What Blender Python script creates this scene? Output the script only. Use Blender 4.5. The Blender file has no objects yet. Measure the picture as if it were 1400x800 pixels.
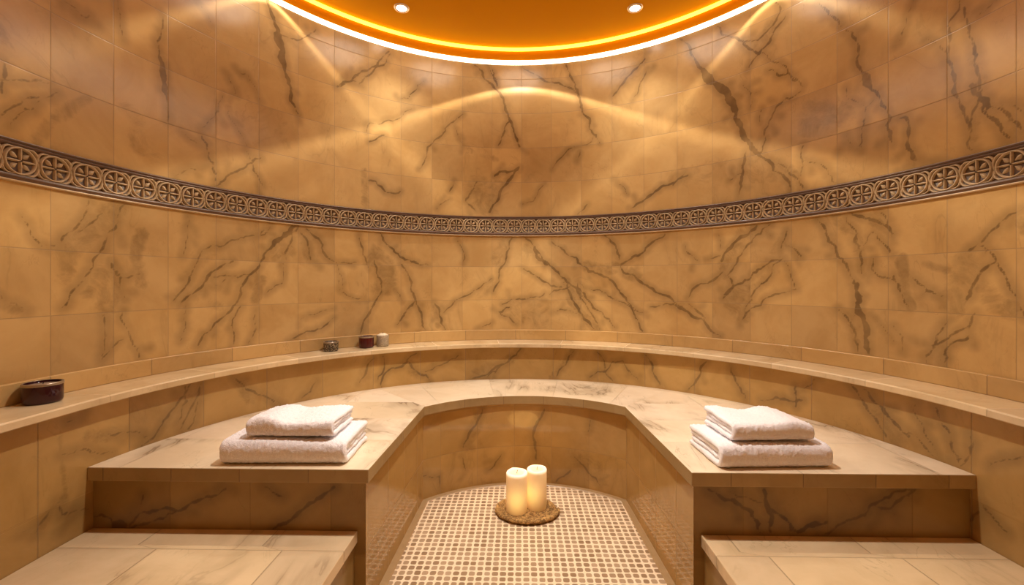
import bpy, bmesh, math, random
import numpy as np
from mathutils import Vector, noise as mnoise

random.seed(7)
PI = math.pi
S = bpy.context.scene
COL = S.collection

# ------------------------------------------------------------------ room measures (metres)
R = 1.70            # wall radius; the room is a half circle with straight sides running towards the viewer
RB = 1.548          # radius of the upright behind the bench
RS = 1.494          # radius of the ledge's front edge
YEND = -1.75        # wall behind the viewer
ZC = 1.165          # eye height
Z_LEDGE = 0.763
Z_UP = 0.835
Z_BENCH = 0.5136
Z_STEP = 0.289
Z_FR0, Z_FR1 = 1.506, 1.647
Z_RING = 2.741
Z_CEIL = 2.862
YF = 0.12           # plane of the bench front
TILE = 0.237

# veins of the marble: (kind, half width, strength, [(s, z), ...]) in metres on the unrolled surface
VEINS = {
 'wall': [
  ('v',0.01,1,[(-1.659,2.748),(-1.633,2.664),(-1.599,2.596),(-1.572,2.495),(-1.565,2.383),(-1.53,2.296),(-1.488,2.157)]),
  ('v',0.0156,1,[(-1.606,2.593),(-1.574,2.494),(-1.567,2.397)]),
  ('v',0.0044,1,[(-1.599,2.582),(-1.502,2.583),(-1.43,2.643),(-1.387,2.691)]),
  ('v',0.0045,1,[(-2.154,2.386),(-2.16,2.304),(-2.165,2.189),(-2.149,2.095),(-2.134,2.022),(-2.13,1.904)]),
  ('v',0.0113,1,[(-2.162,2.179),(-2.147,2.096),(-2.137,2.021)]),
  ('p',0.0156,0.5,[(-2.316,2.34),(-2.312,2.28),(-2.302,2.192)]),
  ('v',0.0026,1,[(-2.326,2.334),(-2.316,2.277),(-2.302,2.181)]),
  ('v',0.0034,1,[(-2.7,1.827),(-2.658,1.847),(-2.608,1.866),(-2.555,1.887)]),
  ('v',0.0057,1,[(-2.693,1.896),(-2.686,1.85),(-2.696,1.788)]),
  ('v',0.0034,1,[(-2.7,1.713),(-2.658,1.763),(-2.608,1.81),(-2.531,1.861)]),
  ('v',0.0026,1,[(-2.672,1.69),(-2.644,1.743),(-2.585,1.811)]),
  ('p',0.0276,0.6,[(-2.593,1.667),(-2.555,1.743),(-2.499,1.81),(-2.432,1.885)]),
  ('p',0.0543,0.5,[(-2.279,1.887),(-2.24,1.761),(-2.18,1.758)]),
  ('v',0.0031,1,[(-1.881,2.124),(-1.905,2.039),(-1.986,1.912)]),
  ('v',0.0032,1,[(-1.869,2.244),(-1.832,2.195),(-1.814,2.143)]),
  ('v',0.0027,1,[(-1.82,2.291),(-1.757,2.278),(-1.692,2.161)]),
  ('v',0.005,1,[(-1.986,1.899),(-1.952,1.799),(-1.928,1.73),(-1.917,1.683)]),
  ('v',0.0053,1,[(-1.917,1.657),(-1.857,1.721),(-1.744,1.813),(-1.692,1.853)]),
  ('v',0.0036,1,[(-2.075,1.882),(-1.986,1.838)]),
  ('v',0.0041,1,[(-1.77,1.873),(-1.731,1.775),(-1.686,1.703)]),
  ('v',0.003,1,[(-2.097,1.666),(-2.053,1.7),(-1.998,1.72)]),
  ('v',0.0033,1,[(-1.857,2.069),(-1.807,1.968),(-1.763,1.902)]),
  ('p',0.0259,0.6,[(-1.863,2.105),(-1.832,2.013)]),
  ('p',0.0849,0.35,[(-1.653,2.098),(-1.544,1.988)]),
  ('v',0.0047,1,[(-1.267,2.39),(-1.174,2.457)]),
  ('v',0.0029,1,[(-2.515,2.201),(-2.474,2.208),(-2.449,2.186),(-2.424,2.211)]),
  ('v',0.0025,1,[(-1.998,2.527),(-1.952,2.493),(-1.934,2.453)]),
  ('p',0.0372,0.5,[(-2.7,1.99),(-2.665,1.944)]),
  ('v',0.0065,1,[(-1.264,2.391),(-1.171,2.45),(-1.108,2.533),(-1.028,2.588),(-0.929,2.715)]),
  ('v',0.0049,1,[(-1.124,2.447),(-1.076,2.509),(-0.995,2.597),(-0.921,2.7)]),
  ('v',0.004,1,[(-1.264,2.383),(-1.203,2.433),(-1.108,2.46)]),
  ('p',0.0489,0.4,[(-1.171,2.466),(-1.06,2.546),(-0.946,2.677)]),
  ('v',0.0081,1,[(-0.339,2.726),(-0.267,2.633),(-0.177,2.557),(-0.123,2.459),(-0.087,2.351),(-0.033,2.207),(-0.015,2.153)]),
  ('v',0.0063,1,[(-0.213,2.708),(-0.177,2.584)]),
  ('v',0.0045,1,[(-0.249,2.742),(-0.177,2.638)]),
  ('p',0.054,0.4,[(-0.321,2.719),(-0.213,2.618),(-0.105,2.423)]),
  ('v',0.0063,1,[(0.003,2.731),(0.112,2.665),(0.237,2.604),(0.344,2.558),(0.415,2.471)]),
  ('v',0.0071,1,[(0.318,2.722),(0.362,2.619),(0.406,2.507),(0.433,2.38),(0.485,2.251),(0.555,2.147)]),
  ('v',0.0054,1,[(-0.087,2.333),(-0.132,2.242),(-0.168,2.16)]),
  ('v',0.0053,1,[(-0.42,2.371),(-0.535,2.271),(-0.623,2.164),(-0.675,2.045),(-0.726,1.953)]),
  ('v',0.0034,1,[(-0.692,2.572),(-0.862,2.411)]),
  ('v',0.0042,1,[(-0.778,2.359),(-0.962,2.24),(-1.076,2.152)]),
  ('v',0.0058,1,[(-1.06,2.09),(-0.962,2.149)]),
  ('v',0.0036,1,[(-0.482,2.276),(-0.429,2.165)]),
  ('p',0.0269,0.5,[(-0.402,2.14),(-0.321,2.091),(-0.177,2.061)]),
  ('v',0.0081,1,[(-0.195,1.934),(-0.159,1.971),(-0.015,2.008)]),
  ('v',0.009,1,[(-0.015,2.008),(-0.069,1.936),(-0.159,1.809),(-0.231,1.681)]),
  ('v',0.0063,1,[(-0.321,1.894),(-0.375,1.802),(-0.402,1.757),(-0.321,1.679)]),
  ('p',0.1079,0.7,[(-0.321,1.849),(-0.195,1.826),(-0.267,1.716)]),
  ('v',0.0044,1,[(-0.482,1.895),(-0.517,1.813)]),
  ('v',0.0035,1,[(-0.605,1.685),(-0.517,1.76)]),
  ('p',0.0292,0.6,[(-1.092,1.889),(-1.084,1.679)]),
  ('v',0.0066,1,[(-1.06,1.837),(-0.979,1.806),(-0.854,1.789)]),
  ('v',0.0074,1,[(0.759,1.678),(0.858,1.728),(0.923,1.771),(1.019,1.809),(1.128,1.849)]),
  ('v',0.0045,1,[(0.38,2.137),(0.291,2.071),(0.219,1.985)]),
  ('v',0.0044,1,[(0.415,2.099),(0.397,2.029)]),
  ('v',0.0035,1,[(0.38,2.137),(0.52,2.203)]),
  ('v',0.0068,1,[(0.641,2.457),(0.692,2.516),(0.776,2.601),(0.858,2.665)]),
  ('v',0.0042,1,[(0.776,2.406),(0.825,2.506),(0.875,2.594)]),
  ('p',0.0594,0.5,[(0.725,2.595),(0.825,2.64)]),
  ('v',0.0034,1,[(0.649,1.885),(0.742,1.773)]),
  ('v',0.0044,1,[(0.468,1.724),(0.397,1.656)]),
  ('v',0.0036,1,[(0.166,1.879),(0.094,1.772),(0.003,1.737)]),
  ('v',0.0088,1,[(1.084,2.727),(1.146,2.619),(1.221,2.484),(1.324,2.343),(1.381,2.25),(1.409,2.152),(1.444,2.04),(1.505,1.938),(1.538,1.887),(1.61,1.787),(1.699,1.661)]),
  ('v',0.018,1,[(1.221,2.484),(1.324,2.343),(1.388,2.24),(1.409,2.182)]),
  ('v',0.013,1,[(1.423,2.119),(1.451,2.024),(1.518,1.92)]),
  ('p',0.0338,0.7,[(1.538,1.887),(1.636,1.822),(1.711,1.751),(1.76,1.662)]),
  ('v',0.0053,1,[(1.636,1.822),(1.711,1.738),(1.76,1.662)]),
  ('v',0.0073,1,[(1.464,1.933),(1.451,1.821),(1.43,1.679)]),
  ('p',0.0492,0.5,[(1.492,1.87),(1.61,1.76)]),
  ('v',0.0029,1,[(1.374,1.776),(1.444,1.807)]),
  ('v',0.0064,1,[(1.309,2.718),(1.395,2.614),(1.478,2.52),(1.538,2.459),(1.545,2.477),(1.61,2.545),(1.674,2.608)]),
  ('v',0.0049,1,[(1.409,2.608),(1.518,2.545),(1.61,2.586),(1.649,2.648),(1.623,2.703)]),
  ('v',0.0043,1,[(1.478,2.391),(1.538,2.459)]),
  ('p',0.0415,0.7,[(1.532,2.511),(1.597,2.578),(1.661,2.614)]),
  ('v',0.0041,1,[(1.545,2.463),(1.623,2.374),(1.686,2.293),(1.748,2.215)]),
  ('v',0.0047,1,[(1.585,2.349),(1.636,2.3),(1.711,2.243),(1.754,2.193)]),
  ('v',0.0048,1,[(1.748,2.169),(1.674,2.163),(1.623,2.127),(1.585,2.043),(1.571,1.963),(1.545,1.9)]),
  ('p',0.1064,0.7,[(1.807,2.011),(1.91,2.0)]),
  ('v',0.0056,1,[(1.831,2.586),(1.877,2.497),(1.932,2.41)]),
  ('v',0.0058,1,[(1.954,2.38),(1.997,2.31),(2.008,2.234),(2.034,2.14),(2.064,2.046),(2.1,1.963),(2.139,1.893)]),
  ('v',0.0103,1,[(2.034,2.14),(2.064,2.046)]),
  ('v',0.0055,1,[(2.139,1.893),(2.119,1.867),(2.148,1.774)]),
  ('v',0.0064,1,[(2.168,1.882),(2.196,1.872),(2.205,1.794),(2.214,1.727),(2.224,1.661)]),
  ('p',0.0212,0.5,[(2.196,1.872),(2.205,1.772),(2.219,1.662)]),
  ('v',0.0031,1,[(2.214,1.727),(2.26,1.662)]),
  ('v',0.0035,1,[(2.069,1.998),(2.039,1.976),(2.028,1.898),(2.008,1.8)]),
  ('v',0.003,1,[(1.954,2.104),(1.986,2.031),(2.039,1.981)]),
  ('v',0.003,1,[(1.954,1.876),(1.986,1.818)]),
  ('v',0.0058,1,[(2.383,2.252),(2.379,2.216),(2.346,2.188),(2.346,2.099),(2.342,2.043),(2.363,1.974),(2.363,1.906),(2.395,1.815),(2.419,1.74),(2.427,1.662)]),
  ('v',0.0056,1,[(2.395,2.215),(2.411,2.111),(2.435,2.013),(2.443,1.935),(2.451,1.876),(2.439,1.826),(2.419,1.777)]),
  ('v',0.0092,1,[(2.419,1.909),(2.466,1.833),(2.473,1.793)]),
  ('v',0.0063,1,[(2.451,1.812),(2.496,1.748),(2.532,1.673)]),
  ('v',0.0053,1,[(2.466,1.824),(2.532,1.752),(2.571,1.686)]),
  ('v',0.0035,1,[(2.511,1.8),(2.575,1.744)]),
  ('p',0.0279,0.6,[(2.427,2.017),(2.447,1.906),(2.435,1.827),(2.423,1.682)]),
  ('v',0.003,1,[(2.269,2.167),(2.312,2.128),(2.338,2.074)]),
  ('v',0.0021,1,[(2.224,2.356),(2.196,2.267),(2.158,2.201)]),
  ('v',0.0038,1,[(1.76,1.806),(1.819,1.778),(1.888,1.699),(1.91,1.657)]),
  ('v',0.0039,1,[(1.76,1.884),(1.754,1.807),(1.748,1.73)]),
  ('v',0.004,1,[(1.038,1.798),(1.115,1.867)]),
  ('p',0.1161,0.4,[(1.146,1.846),(1.295,1.836)]),
  ('v',0.0029,1,[(1.451,2.314),(1.492,2.257),(1.492,2.171)]),
  ('v',0.0028,1,[(1.552,2.151),(1.545,2.069)]),
  ('v',0.0027,1,[(2.488,2.174),(2.443,2.157)]),
  ('v',0.0031,1,[(-2.641,1.395),(-2.615,1.352),(-2.585,1.307),(-2.539,1.302)]),
  ('v',0.0038,1,[(-2.428,1.487),(-2.445,1.426),(-2.483,1.364),(-2.523,1.304)]),
  ('v',0.0045,1,[(-2.298,1.496),(-2.335,1.392),(-2.38,1.306),(-2.415,1.244),(-2.449,1.185)]),
  ('v',0.0034,1,[(-2.38,1.446),(-2.424,1.4),(-2.474,1.355)]),
  ('p',0.0589,0.7,[(-2.326,1.476),(-2.389,1.405),(-2.449,1.339),(-2.491,1.297)]),
  ('p',0.0419,0.6,[(-2.499,1.25),(-2.507,1.184)]),
  ('v',0.0038,1,[(-2.449,1.175),(-2.483,1.138),(-2.519,1.078)]),
  ('p',0.0447,0.7,[(-2.362,1.257),(-2.389,1.196),(-2.432,1.146)]),
  ('p',0.0661,0.7,[(-2.362,1.186),(-2.344,1.084)]),
  ('v',0.0031,1,[(-2.353,1.257),(-2.316,1.187),(-2.298,1.103)]),
  ('p',0.0324,0.8,[(-2.235,1.383),(-2.259,1.294),(-2.24,1.166)]),
  ('v',0.0032,1,[(-2.288,1.187),(-2.24,1.209)]),
  ('v',0.0031,1,[(-2.344,1.248),(-2.298,1.187)]),
  ('v',0.0039,1,[(-1.639,1.494),(-1.692,1.427),(-1.795,1.41),(-1.881,1.357),(-1.94,1.353),(-1.998,1.287)]),
  ('v',0.0034,1,[(-1.692,1.427),(-1.673,1.463)]),
  ('v',0.006,1,[(-1.488,1.503),(-1.585,1.422),(-1.639,1.362),(-1.692,1.289),(-1.757,1.206),(-1.795,1.14),(-1.832,1.049),(-1.905,0.977),(-1.998,0.868)]),
  ('v',0.0114,1,[(-1.488,1.503),(-1.585,1.422),(-1.639,1.362)]),
  ('v',0.0056,1,[(-1.832,1.283),(-1.905,1.242),(-1.963,1.178),(-2.02,1.118),(-2.08,1.067)]),
  ('v',0.0042,1,[(-1.998,1.275),(-2.042,1.166),(-2.107,1.085)]),
  ('p',0.0366,0.5,[(-2.042,1.202),(-1.986,1.276),(-1.928,1.329)]),
  ('v',0.0039,1,[(-1.757,1.213),(-1.845,1.205),(-1.928,1.197)]),
  ('v',0.0025,1,[(-1.869,1.192),(-1.952,1.154)]),
  ('v',0.0068,1,[(-1.445,1.493),(-1.372,1.439),(-1.282,1.306)]),
  ('v',0.005,1,[(-1.523,1.456),(-1.544,1.382),(-1.558,1.302)]),
  ('v',0.0059,1,[(-1.473,1.461),(-1.416,1.308)]),
  ('p',0.0568,0.6,[(-1.626,1.334),(-1.544,1.353)]),
  ('p',0.0445,0.6,[(-1.459,1.403),(-1.43,1.33)]),
  ('p',0.0341,0.7,[(-1.692,1.194),(-1.719,1.078)]),
  ('v',0.0034,1,[(-1.719,1.03),(-1.719,0.922),(-1.757,0.845)]),
  ('v',0.0039,1,[(-1.795,1.047),(-1.832,0.847)]),
  ('v',0.0052,1,[(-1.282,0.957),(-1.357,0.892),(-1.445,0.884),(-1.544,0.835)]),
  ('p',0.0373,0.6,[(-1.459,0.856),(-1.387,0.88)]),
  ('v',0.0035,1,[(-2.376,1.055),(-2.371,0.985),(-2.384,0.856)]),
  ('v',0.0036,1,[(-2.302,0.936),(-2.353,0.901),(-2.38,0.865)]),
  ('v',0.0042,1,[(-2.307,1.051),(-2.288,0.966),(-2.245,0.848)]),
  ('p',0.0305,0.4,[(-2.353,1.023),(-2.353,0.922)]),
  ('v',0.0033,1,[(-2.7,1.129),(-2.665,1.099),(-2.626,1.071)]),
  ('p',0.0249,0.6,[(-2.7,1.1),(-2.651,1.081)]),
  ('v',0.003,1,[(-2.053,1.059),(-2.053,0.976),(-2.075,0.896)]),
  ('p',0.0314,0.5,[(-1.94,1.066),(-1.893,1.039)]),
  ('v',0.0031,1,[(-1.274,1.306),(-1.221,1.119)]),
  ('v',0.0028,1,[(-1.572,1.28),(-1.578,1.166),(-1.666,1.111)]),
  ('v',0.003,1,[(-1.282,1.011),(-1.473,0.96)]),
  ('v',0.0024,1,[(-2.042,1.487),(-2.048,1.403),(-2.064,1.296)]),
  ('v',0.0068,1,[(-1.003,1.506),(-0.946,1.426),(-0.862,1.354),(-0.778,1.314),(-0.666,1.298)]),
  ('p',0.0912,0.8,[(-1.028,1.34),(-0.946,1.226),(-0.962,1.143)]),
  ('p',0.051,0.6,[(-0.879,1.379),(-0.778,1.314)]),
  ('v',0.0058,1,[(-1.028,1.324),(-1.003,1.209),(-0.979,1.11)]),
  ('v',0.0069,1,[(-0.846,1.295),(-0.778,1.176),(-0.752,1.056),(-0.709,0.934),(-0.683,0.847)]),
  ('v',0.0065,1,[(-0.979,1.11),(-1.028,1.028),(-1.076,0.948),(-1.116,0.845)]),
  ('v',0.006,1,[(-0.752,1.056),(-0.812,0.989),(-0.879,0.889)]),
  ('v',0.0034,1,[(-0.896,1.126),(-0.837,1.04)]),
  ('v',0.0049,1,[(-1.124,1.482),(-1.1,1.37),(-1.06,1.257)]),
  ('v',0.007,1,[(-0.623,1.037),(-0.588,0.949),(-0.544,0.842)]),
  ('p',0.0315,0.7,[(-0.614,1.002),(-0.588,0.878)]),
  ('v',0.0045,1,[(-0.57,0.957),(-0.464,1.053),(-0.321,1.123),(-0.213,1.204)]),
  ('p',0.0539,0.5,[(-0.321,1.087),(-0.213,1.159)]),
  ('v',0.0063,1,[(-0.069,1.493),(-0.105,1.394),(-0.159,1.267),(-0.204,1.105)]),
  ('p',0.0722,0.5,[(-0.123,1.466),(-0.159,1.339)]),
  ('v',0.0045,1,[(-0.464,1.479),(-0.411,1.373),(-0.42,1.311)]),
  ('v',0.0071,1,[(0.012,1.511),(0.094,1.43),(0.148,1.339),(0.237,1.267),(0.326,1.177),(0.415,1.124),(0.468,1.053),(0.572,0.967),(0.658,0.866)]),
  ('v',0.0099,1,[(0.094,1.43),(0.112,1.357),(0.184,1.303)]),
  ('p',0.0451,0.6,[(0.039,1.43),(0.148,1.321)]),
  ('v',0.0063,1,[(-0.006,1.276),(0.112,1.213),(0.21,1.15),(0.291,1.141)]),
  ('v',0.0089,1,[(0.326,1.159),(0.362,1.052),(0.433,0.947),(0.52,0.843)]),
  ('p',0.0443,0.9,[(0.326,1.177),(0.362,1.052),(0.45,0.929),(0.529,0.844)]),
  ('v',0.0071,1,[(0.397,1.177),(0.441,1.071)]),
  ('v',0.0053,1,[(0.397,1.106),(0.468,1.0),(0.555,0.845)]),
  ('v',0.0054,1,[(0.201,1.087),(0.273,1.123),(0.344,1.141)]),
  ('v',0.0036,1,[(0.21,0.952),(0.397,0.955)]),
  ('v',0.007,1,[(0.219,1.464),(0.326,1.373),(0.433,1.292),(0.537,1.238),(0.624,1.194),(0.709,1.091),(0.776,0.99),(0.842,0.849)]),
  ('p',0.0523,0.8,[(0.468,1.283),(0.572,1.246),(0.675,1.271)]),
  ('v',0.0067,1,[(0.988,1.486),(0.891,1.426),(0.776,1.346),(0.692,1.297)]),
  ('v',0.0069,1,[(0.589,1.499),(0.658,1.435),(0.692,1.331)]),
  ('v',0.0075,1,[(0.692,1.297),(0.776,1.227),(0.875,1.151),(0.972,1.094),(1.113,1.001)]),
  ('p',0.051,0.8,[(0.725,1.245),(0.792,1.21)]),
  ('v',0.0043,1,[(0.415,1.168),(0.572,1.107),(0.658,1.056),(0.776,1.007),(0.875,0.951)]),
  ('v',0.0045,1,[(-0.213,0.889),(-0.285,0.854)]),
  ('p',0.1354,0.5,[(-0.051,0.996),(0.112,0.943)]),
  ('v',0.0054,1,[(-0.087,0.996),(-0.159,0.96),(-0.033,0.87)]),
  ('v',0.0045,1,[(-0.141,1.015),(0.003,1.051),(0.166,1.096)]),
  ('v',0.0041,1,[(0.891,1.01),(1.003,1.037),(1.113,1.033)]),
  ('v',0.004,1,[(-1.264,1.3),(-1.14,1.304)]),
  ('v',0.0032,1,[(-1.249,1.191),(-1.233,1.113),(-1.171,1.08),(-1.06,1.045)]),
  ('v',0.0061,1,[(1.825,1.491),(1.865,1.417),(1.91,1.345),(1.954,1.263),(1.986,1.167)]),
  ('v',0.0116,1,[(2.002,1.161),(2.008,1.097),(2.023,1.016),(2.039,0.924),(2.049,0.845)]),
  ('v',0.0054,1,[(1.921,1.045),(1.965,0.988),(1.997,0.92),(2.008,0.845)]),
  ('p',0.0237,0.7,[(1.976,0.965),(2.002,0.897)]),
  ('v',0.0088,1,[(1.525,1.493),(1.464,1.442),(1.381,1.375),(1.331,1.303)]),
  ('v',0.0051,1,[(1.597,1.492),(1.518,1.437),(1.451,1.356),(1.395,1.256),(1.36,1.212)]),
  ('v',0.0038,1,[(1.324,1.333),(1.236,1.314)]),
  ('p',0.0589,0.7,[(1.492,1.483),(1.367,1.346),(1.353,1.242)]),
  ('v',0.0062,1,[(1.338,1.235),(1.251,1.168),(1.131,1.073)]),
  ('v',0.0047,1,[(1.68,1.449),(1.649,1.357)]),
  ('p',0.0543,0.6,[(1.661,1.411),(1.636,1.345)]),
  ('v',0.0046,1,[(1.686,1.368),(1.736,1.325),(1.754,1.291)]),
  ('v',0.0057,1,[(1.649,1.296),(1.585,1.278),(1.492,1.196),(1.381,1.123),(1.338,1.077)]),
  ('v',0.0042,1,[(1.661,1.302),(1.597,1.209),(1.505,1.11),(1.451,0.964)]),
  ('p',0.065,0.7,[(1.585,1.251),(1.464,1.139),(1.381,1.049),(1.437,0.978)]),
  ('v',0.006,1,[(1.367,1.212),(1.395,1.153),(1.338,1.077)]),
  ('v',0.0049,1,[(1.444,0.956),(1.492,1.024),(1.585,1.091),(1.73,1.134)]),
  ('v',0.004,1,[(1.668,1.289),(1.699,1.207),(1.723,1.141)]),
  ('v',0.0078,1,[(1.038,1.038),(1.115,0.993),(1.206,0.95),(1.324,0.851)]),
  ('v',0.0063,1,[(1.131,1.041),(1.236,0.952)]),
  ('v',0.0053,1,[(1.954,1.485),(1.997,1.414),(2.018,1.319),(2.028,1.202)]),
  ('p',0.0353,0.6,[(1.986,1.427),(2.018,1.319)]),
  ('p',0.0364,0.7,[(1.91,1.486),(1.954,1.431)]),
  ('v',0.0068,1,[(1.976,1.5),(2.049,1.466),(2.119,1.422),(2.148,1.386)]),
  ('p',0.028,0.8,[(2.069,1.452),(2.129,1.399)]),
  ('v',0.0044,1,[(2.1,1.481),(2.139,1.398)]),
  ('v',0.0039,1,[(2.069,1.4),(2.109,1.345),(2.148,1.293)]),
  ('v',0.0034,1,[(2.069,1.4),(2.028,1.341)]),
  ('p',0.0267,0.9,[(2.177,1.275),(2.187,1.199),(2.196,1.135),(2.214,1.072)]),
  ('v',0.0049,1,[(2.148,1.2),(2.168,1.145),(2.205,1.071)]),
  ('v',0.0046,1,[(2.214,1.198),(2.269,1.136),(2.329,1.117)]),
  ('v',0.0041,1,[(2.575,1.421),(2.525,1.395),(2.473,1.348),(2.439,1.31),(2.411,1.289)]),
  ('v',0.004,1,[(2.443,1.305),(2.481,1.275),(2.511,1.211),(2.539,1.14),(2.575,1.056)]),
  ('p',0.0213,0.7,[(2.561,1.381),(2.575,1.345)]),
  ('p',0.0625,0.7,[(2.403,1.242),(2.387,1.157),(2.354,1.079)]),
  ('v',0.0056,1,[(2.496,1.247),(2.451,1.213),(2.419,1.148),(2.395,1.081)]),
  ('p',0.0447,0.7,[(2.458,1.148),(2.496,1.095),(2.539,1.079)]),
  ('p',0.0201,0.7,[(2.26,1.249),(2.346,1.216)]),
  ('v',0.004,1,[(2.354,1.03),(2.304,0.955),(2.286,0.892),(2.269,0.843)]),
  ('v',0.0044,1,[(2.431,1.055),(2.379,0.984),(2.329,0.939),(2.295,0.904)]),
  ('v',0.0043,1,[(2.419,1.016),(2.371,0.944),(2.329,0.849)]),
  ('v',0.0039,1,[(2.059,1.247),(2.129,1.189),(2.158,1.178)]),
  ('v',0.0046,1,[(2.069,1.281),(2.059,1.224)]),
  ('v',0.0028,1,[(2.059,1.018),(2.148,0.915)]),
  ('v',0.0033,1,[(2.148,0.981),(2.182,0.876)]),
  ('v',0.0039,1,[(1.115,1.406),(1.131,1.358),(1.191,1.308)]),
  ('v',0.0038,1,[(1.309,1.47),(1.324,1.378)]),
  ('v',0.0028,1,[(1.571,1.46),(1.597,1.43)]),
 ],
 'riser': [
  ('v',0.0068,1,[(-0.006,0.721),(-0.083,0.644),(-0.203,0.577),(-0.34,0.522)]),
  ('p',0.0428,0.7,[(-0.066,0.652),(-0.169,0.593),(-0.306,0.563)]),
  ('v',0.0043,1,[(-0.135,0.627),(-0.238,0.527)]),
  ('p',0.0306,0.8,[(0.344,0.703),(0.293,0.616),(0.208,0.528)]),
  ('v',0.0051,1,[(0.352,0.711),(0.302,0.616),(0.225,0.52)]),
  ('v',0.005,1,[(0.511,0.71),(0.56,0.63),(0.617,0.52)]),
  ('v',0.0049,1,[(0.461,0.54),(0.576,0.599),(0.674,0.664)]),
  ('v',0.004,1,[(0.674,0.672),(0.706,0.61),(0.785,0.537)]),
  ('v',0.0063,1,[(0.816,0.716),(0.863,0.625),(0.909,0.529)]),
  ('v',0.0064,1,[(-0.708,0.71),(-0.821,0.631),(-0.932,0.516)]),
  ('v',0.0065,1,[(-0.773,0.675),(-0.724,0.606),(-0.617,0.514)]),
  ('p',0.0488,0.8,[(-0.757,0.657),(-0.708,0.588)]),
  ('v',0.0042,1,[(-0.667,0.584),(-0.543,0.625),(-0.425,0.686)]),
  ('v',0.0055,1,[(-0.924,0.712),(-0.955,0.566)]),
  ('v',0.0054,1,[(-0.979,0.701),(-1.071,0.559)]),
  ('p',0.0384,0.6,[(-1.009,0.697),(-1.055,0.61)]),
  ('v',0.0045,1,[(-1.897,0.71),(-1.919,0.648),(-1.962,0.571),(-1.983,0.533)]),
  ('v',0.0048,1,[(-1.941,0.72),(-2.004,0.637),(-2.065,0.57),(-2.142,0.516)]),
  ('v',0.0038,1,[(-1.962,0.714),(-1.957,0.646),(-1.993,0.569)]),
  ('v',0.0039,1,[(-1.908,0.634),(-1.951,0.523)]),
  ('p',0.0332,0.5,[(-1.93,0.695),(-1.972,0.574)]),
  ('v',0.0051,1,[(-1.749,0.715),(-1.689,0.641),(-1.589,0.581),(-1.499,0.515)]),
  ('p',0.0374,0.7,[(-1.713,0.671),(-1.664,0.586)]),
  ('v',0.0042,1,[(-1.321,0.611),(-1.349,0.559),(-1.405,0.528)]),
  ('v',0.0036,1,[(-2.41,0.591),(-2.337,0.58),(-2.243,0.535)]),
  ('p',0.0321,0.6,[(-2.321,0.619),(-2.243,0.6)]),
  ('v',0.0034,1,[(-2.261,0.607),(-2.198,0.595),(-2.114,0.546)]),
  ('v',0.0039,1,[(-2.394,0.696),(-2.354,0.692)]),
  ('v',0.0035,1,[(-2.329,0.363),(-2.41,0.389)]),
  ('p',0.0246,0.8,[(-2.41,0.439),(-2.448,0.417),(-2.491,0.377)]),
  ('v',0.0037,1,[(-2.417,0.435),(-2.455,0.413),(-2.491,0.369)]),
  ('p',0.0127,0.6,[(-2.417,0.653),(-2.41,0.549),(-2.402,0.444)]),
  ('v',0.0033,1,[(-2.433,0.443),(-2.413,0.391)]),
  ('v',0.0053,1,[(1.881,0.726),(1.937,0.657),(1.986,0.597),(2.025,0.536)]),
  ('v',0.0062,1,[(1.937,0.711),(2.006,0.655),(2.053,0.607),(2.108,0.565)]),
  ('p',0.0457,0.7,[(1.996,0.631),(2.071,0.552),(2.09,0.519)]),
  ('v',0.0038,1,[(2.108,0.585),(2.161,0.546),(2.195,0.521)]),
  ('v',0.0041,1,[(2.203,0.71),(2.22,0.651),(2.252,0.589),(2.276,0.536)]),
  ('v',0.0033,1,[(2.134,0.71),(2.126,0.669),(2.161,0.603),(2.211,0.528)]),
  ('v',0.0039,1,[(2.308,0.645),(2.323,0.624),(2.308,0.566),(2.28,0.52)]),
  ('v',0.0028,1,[(2.368,0.557),(2.466,0.63)]),
  ('v',0.0055,1,[(1.315,0.704),(1.342,0.625),(1.395,0.539)]),
  ('v',0.0059,1,[(1.184,0.714),(1.148,0.637),(1.076,0.529)]),
  ('v',0.0057,1,[(1.472,0.549),(1.632,0.578),(1.678,0.598)]),
  ('v',0.005,1,[(1.643,0.657),(1.643,0.558)]),
  ('v',0.003,1,[(1.678,0.653),(1.747,0.715)]),
  ('v',0.0043,1,[(2.315,0.345),(2.338,0.392)]),
  ('v',0.0049,1,[(2.353,0.417),(2.418,0.37)]),
 ],
 'front': [
  ('v',0.0024,1,[(-1.55,0.327),(-1.511,0.336),(-1.48,0.322),(-1.443,0.304),(-1.419,0.292)]),
  ('v',0.003,1,[(-1.419,0.292),(-1.388,0.323),(-1.358,0.347),(-1.272,0.363),(-1.236,0.351),(-1.187,0.379),(-1.133,0.403),(-1.06,0.434)]),
  ('v',0.0024,1,[(-1.419,0.286),(-1.358,0.305),(-1.297,0.324),(-1.236,0.351)]),
  ('v',0.0078,1,[(-1.462,0.298),(-1.425,0.298)]),
  ('v',0.0036,1,[(-1.48,0.279),(-1.455,0.274)]),
  ('p',0.018,0.6,[(-1.394,0.304),(-1.333,0.335),(-1.272,0.354)]),
  ('v',0.0018,1,[(-1.361,0.407),(-1.37,0.371)]),
  ('v',0.0036,1,[(-0.669,0.443),(-0.729,0.401),(-0.771,0.371),(-0.825,0.323),(-0.891,0.286)]),
  ('p',0.0119,0.6,[(-0.675,0.437),(-0.741,0.389),(-0.819,0.323)]),
  ('v',0.0021,1,[(-0.921,0.441),(-0.855,0.406)]),
  ('v',0.0035,1,[(0.65,0.447),(0.708,0.41),(0.76,0.393),(0.8,0.37),(0.823,0.329),(0.829,0.294)]),
  ('v',0.0017,1,[(0.725,0.439),(0.777,0.422),(0.835,0.405)]),
  ('v',0.0041,1,[(0.841,0.446),(0.852,0.388),(0.869,0.353),(0.864,0.301)]),
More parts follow.
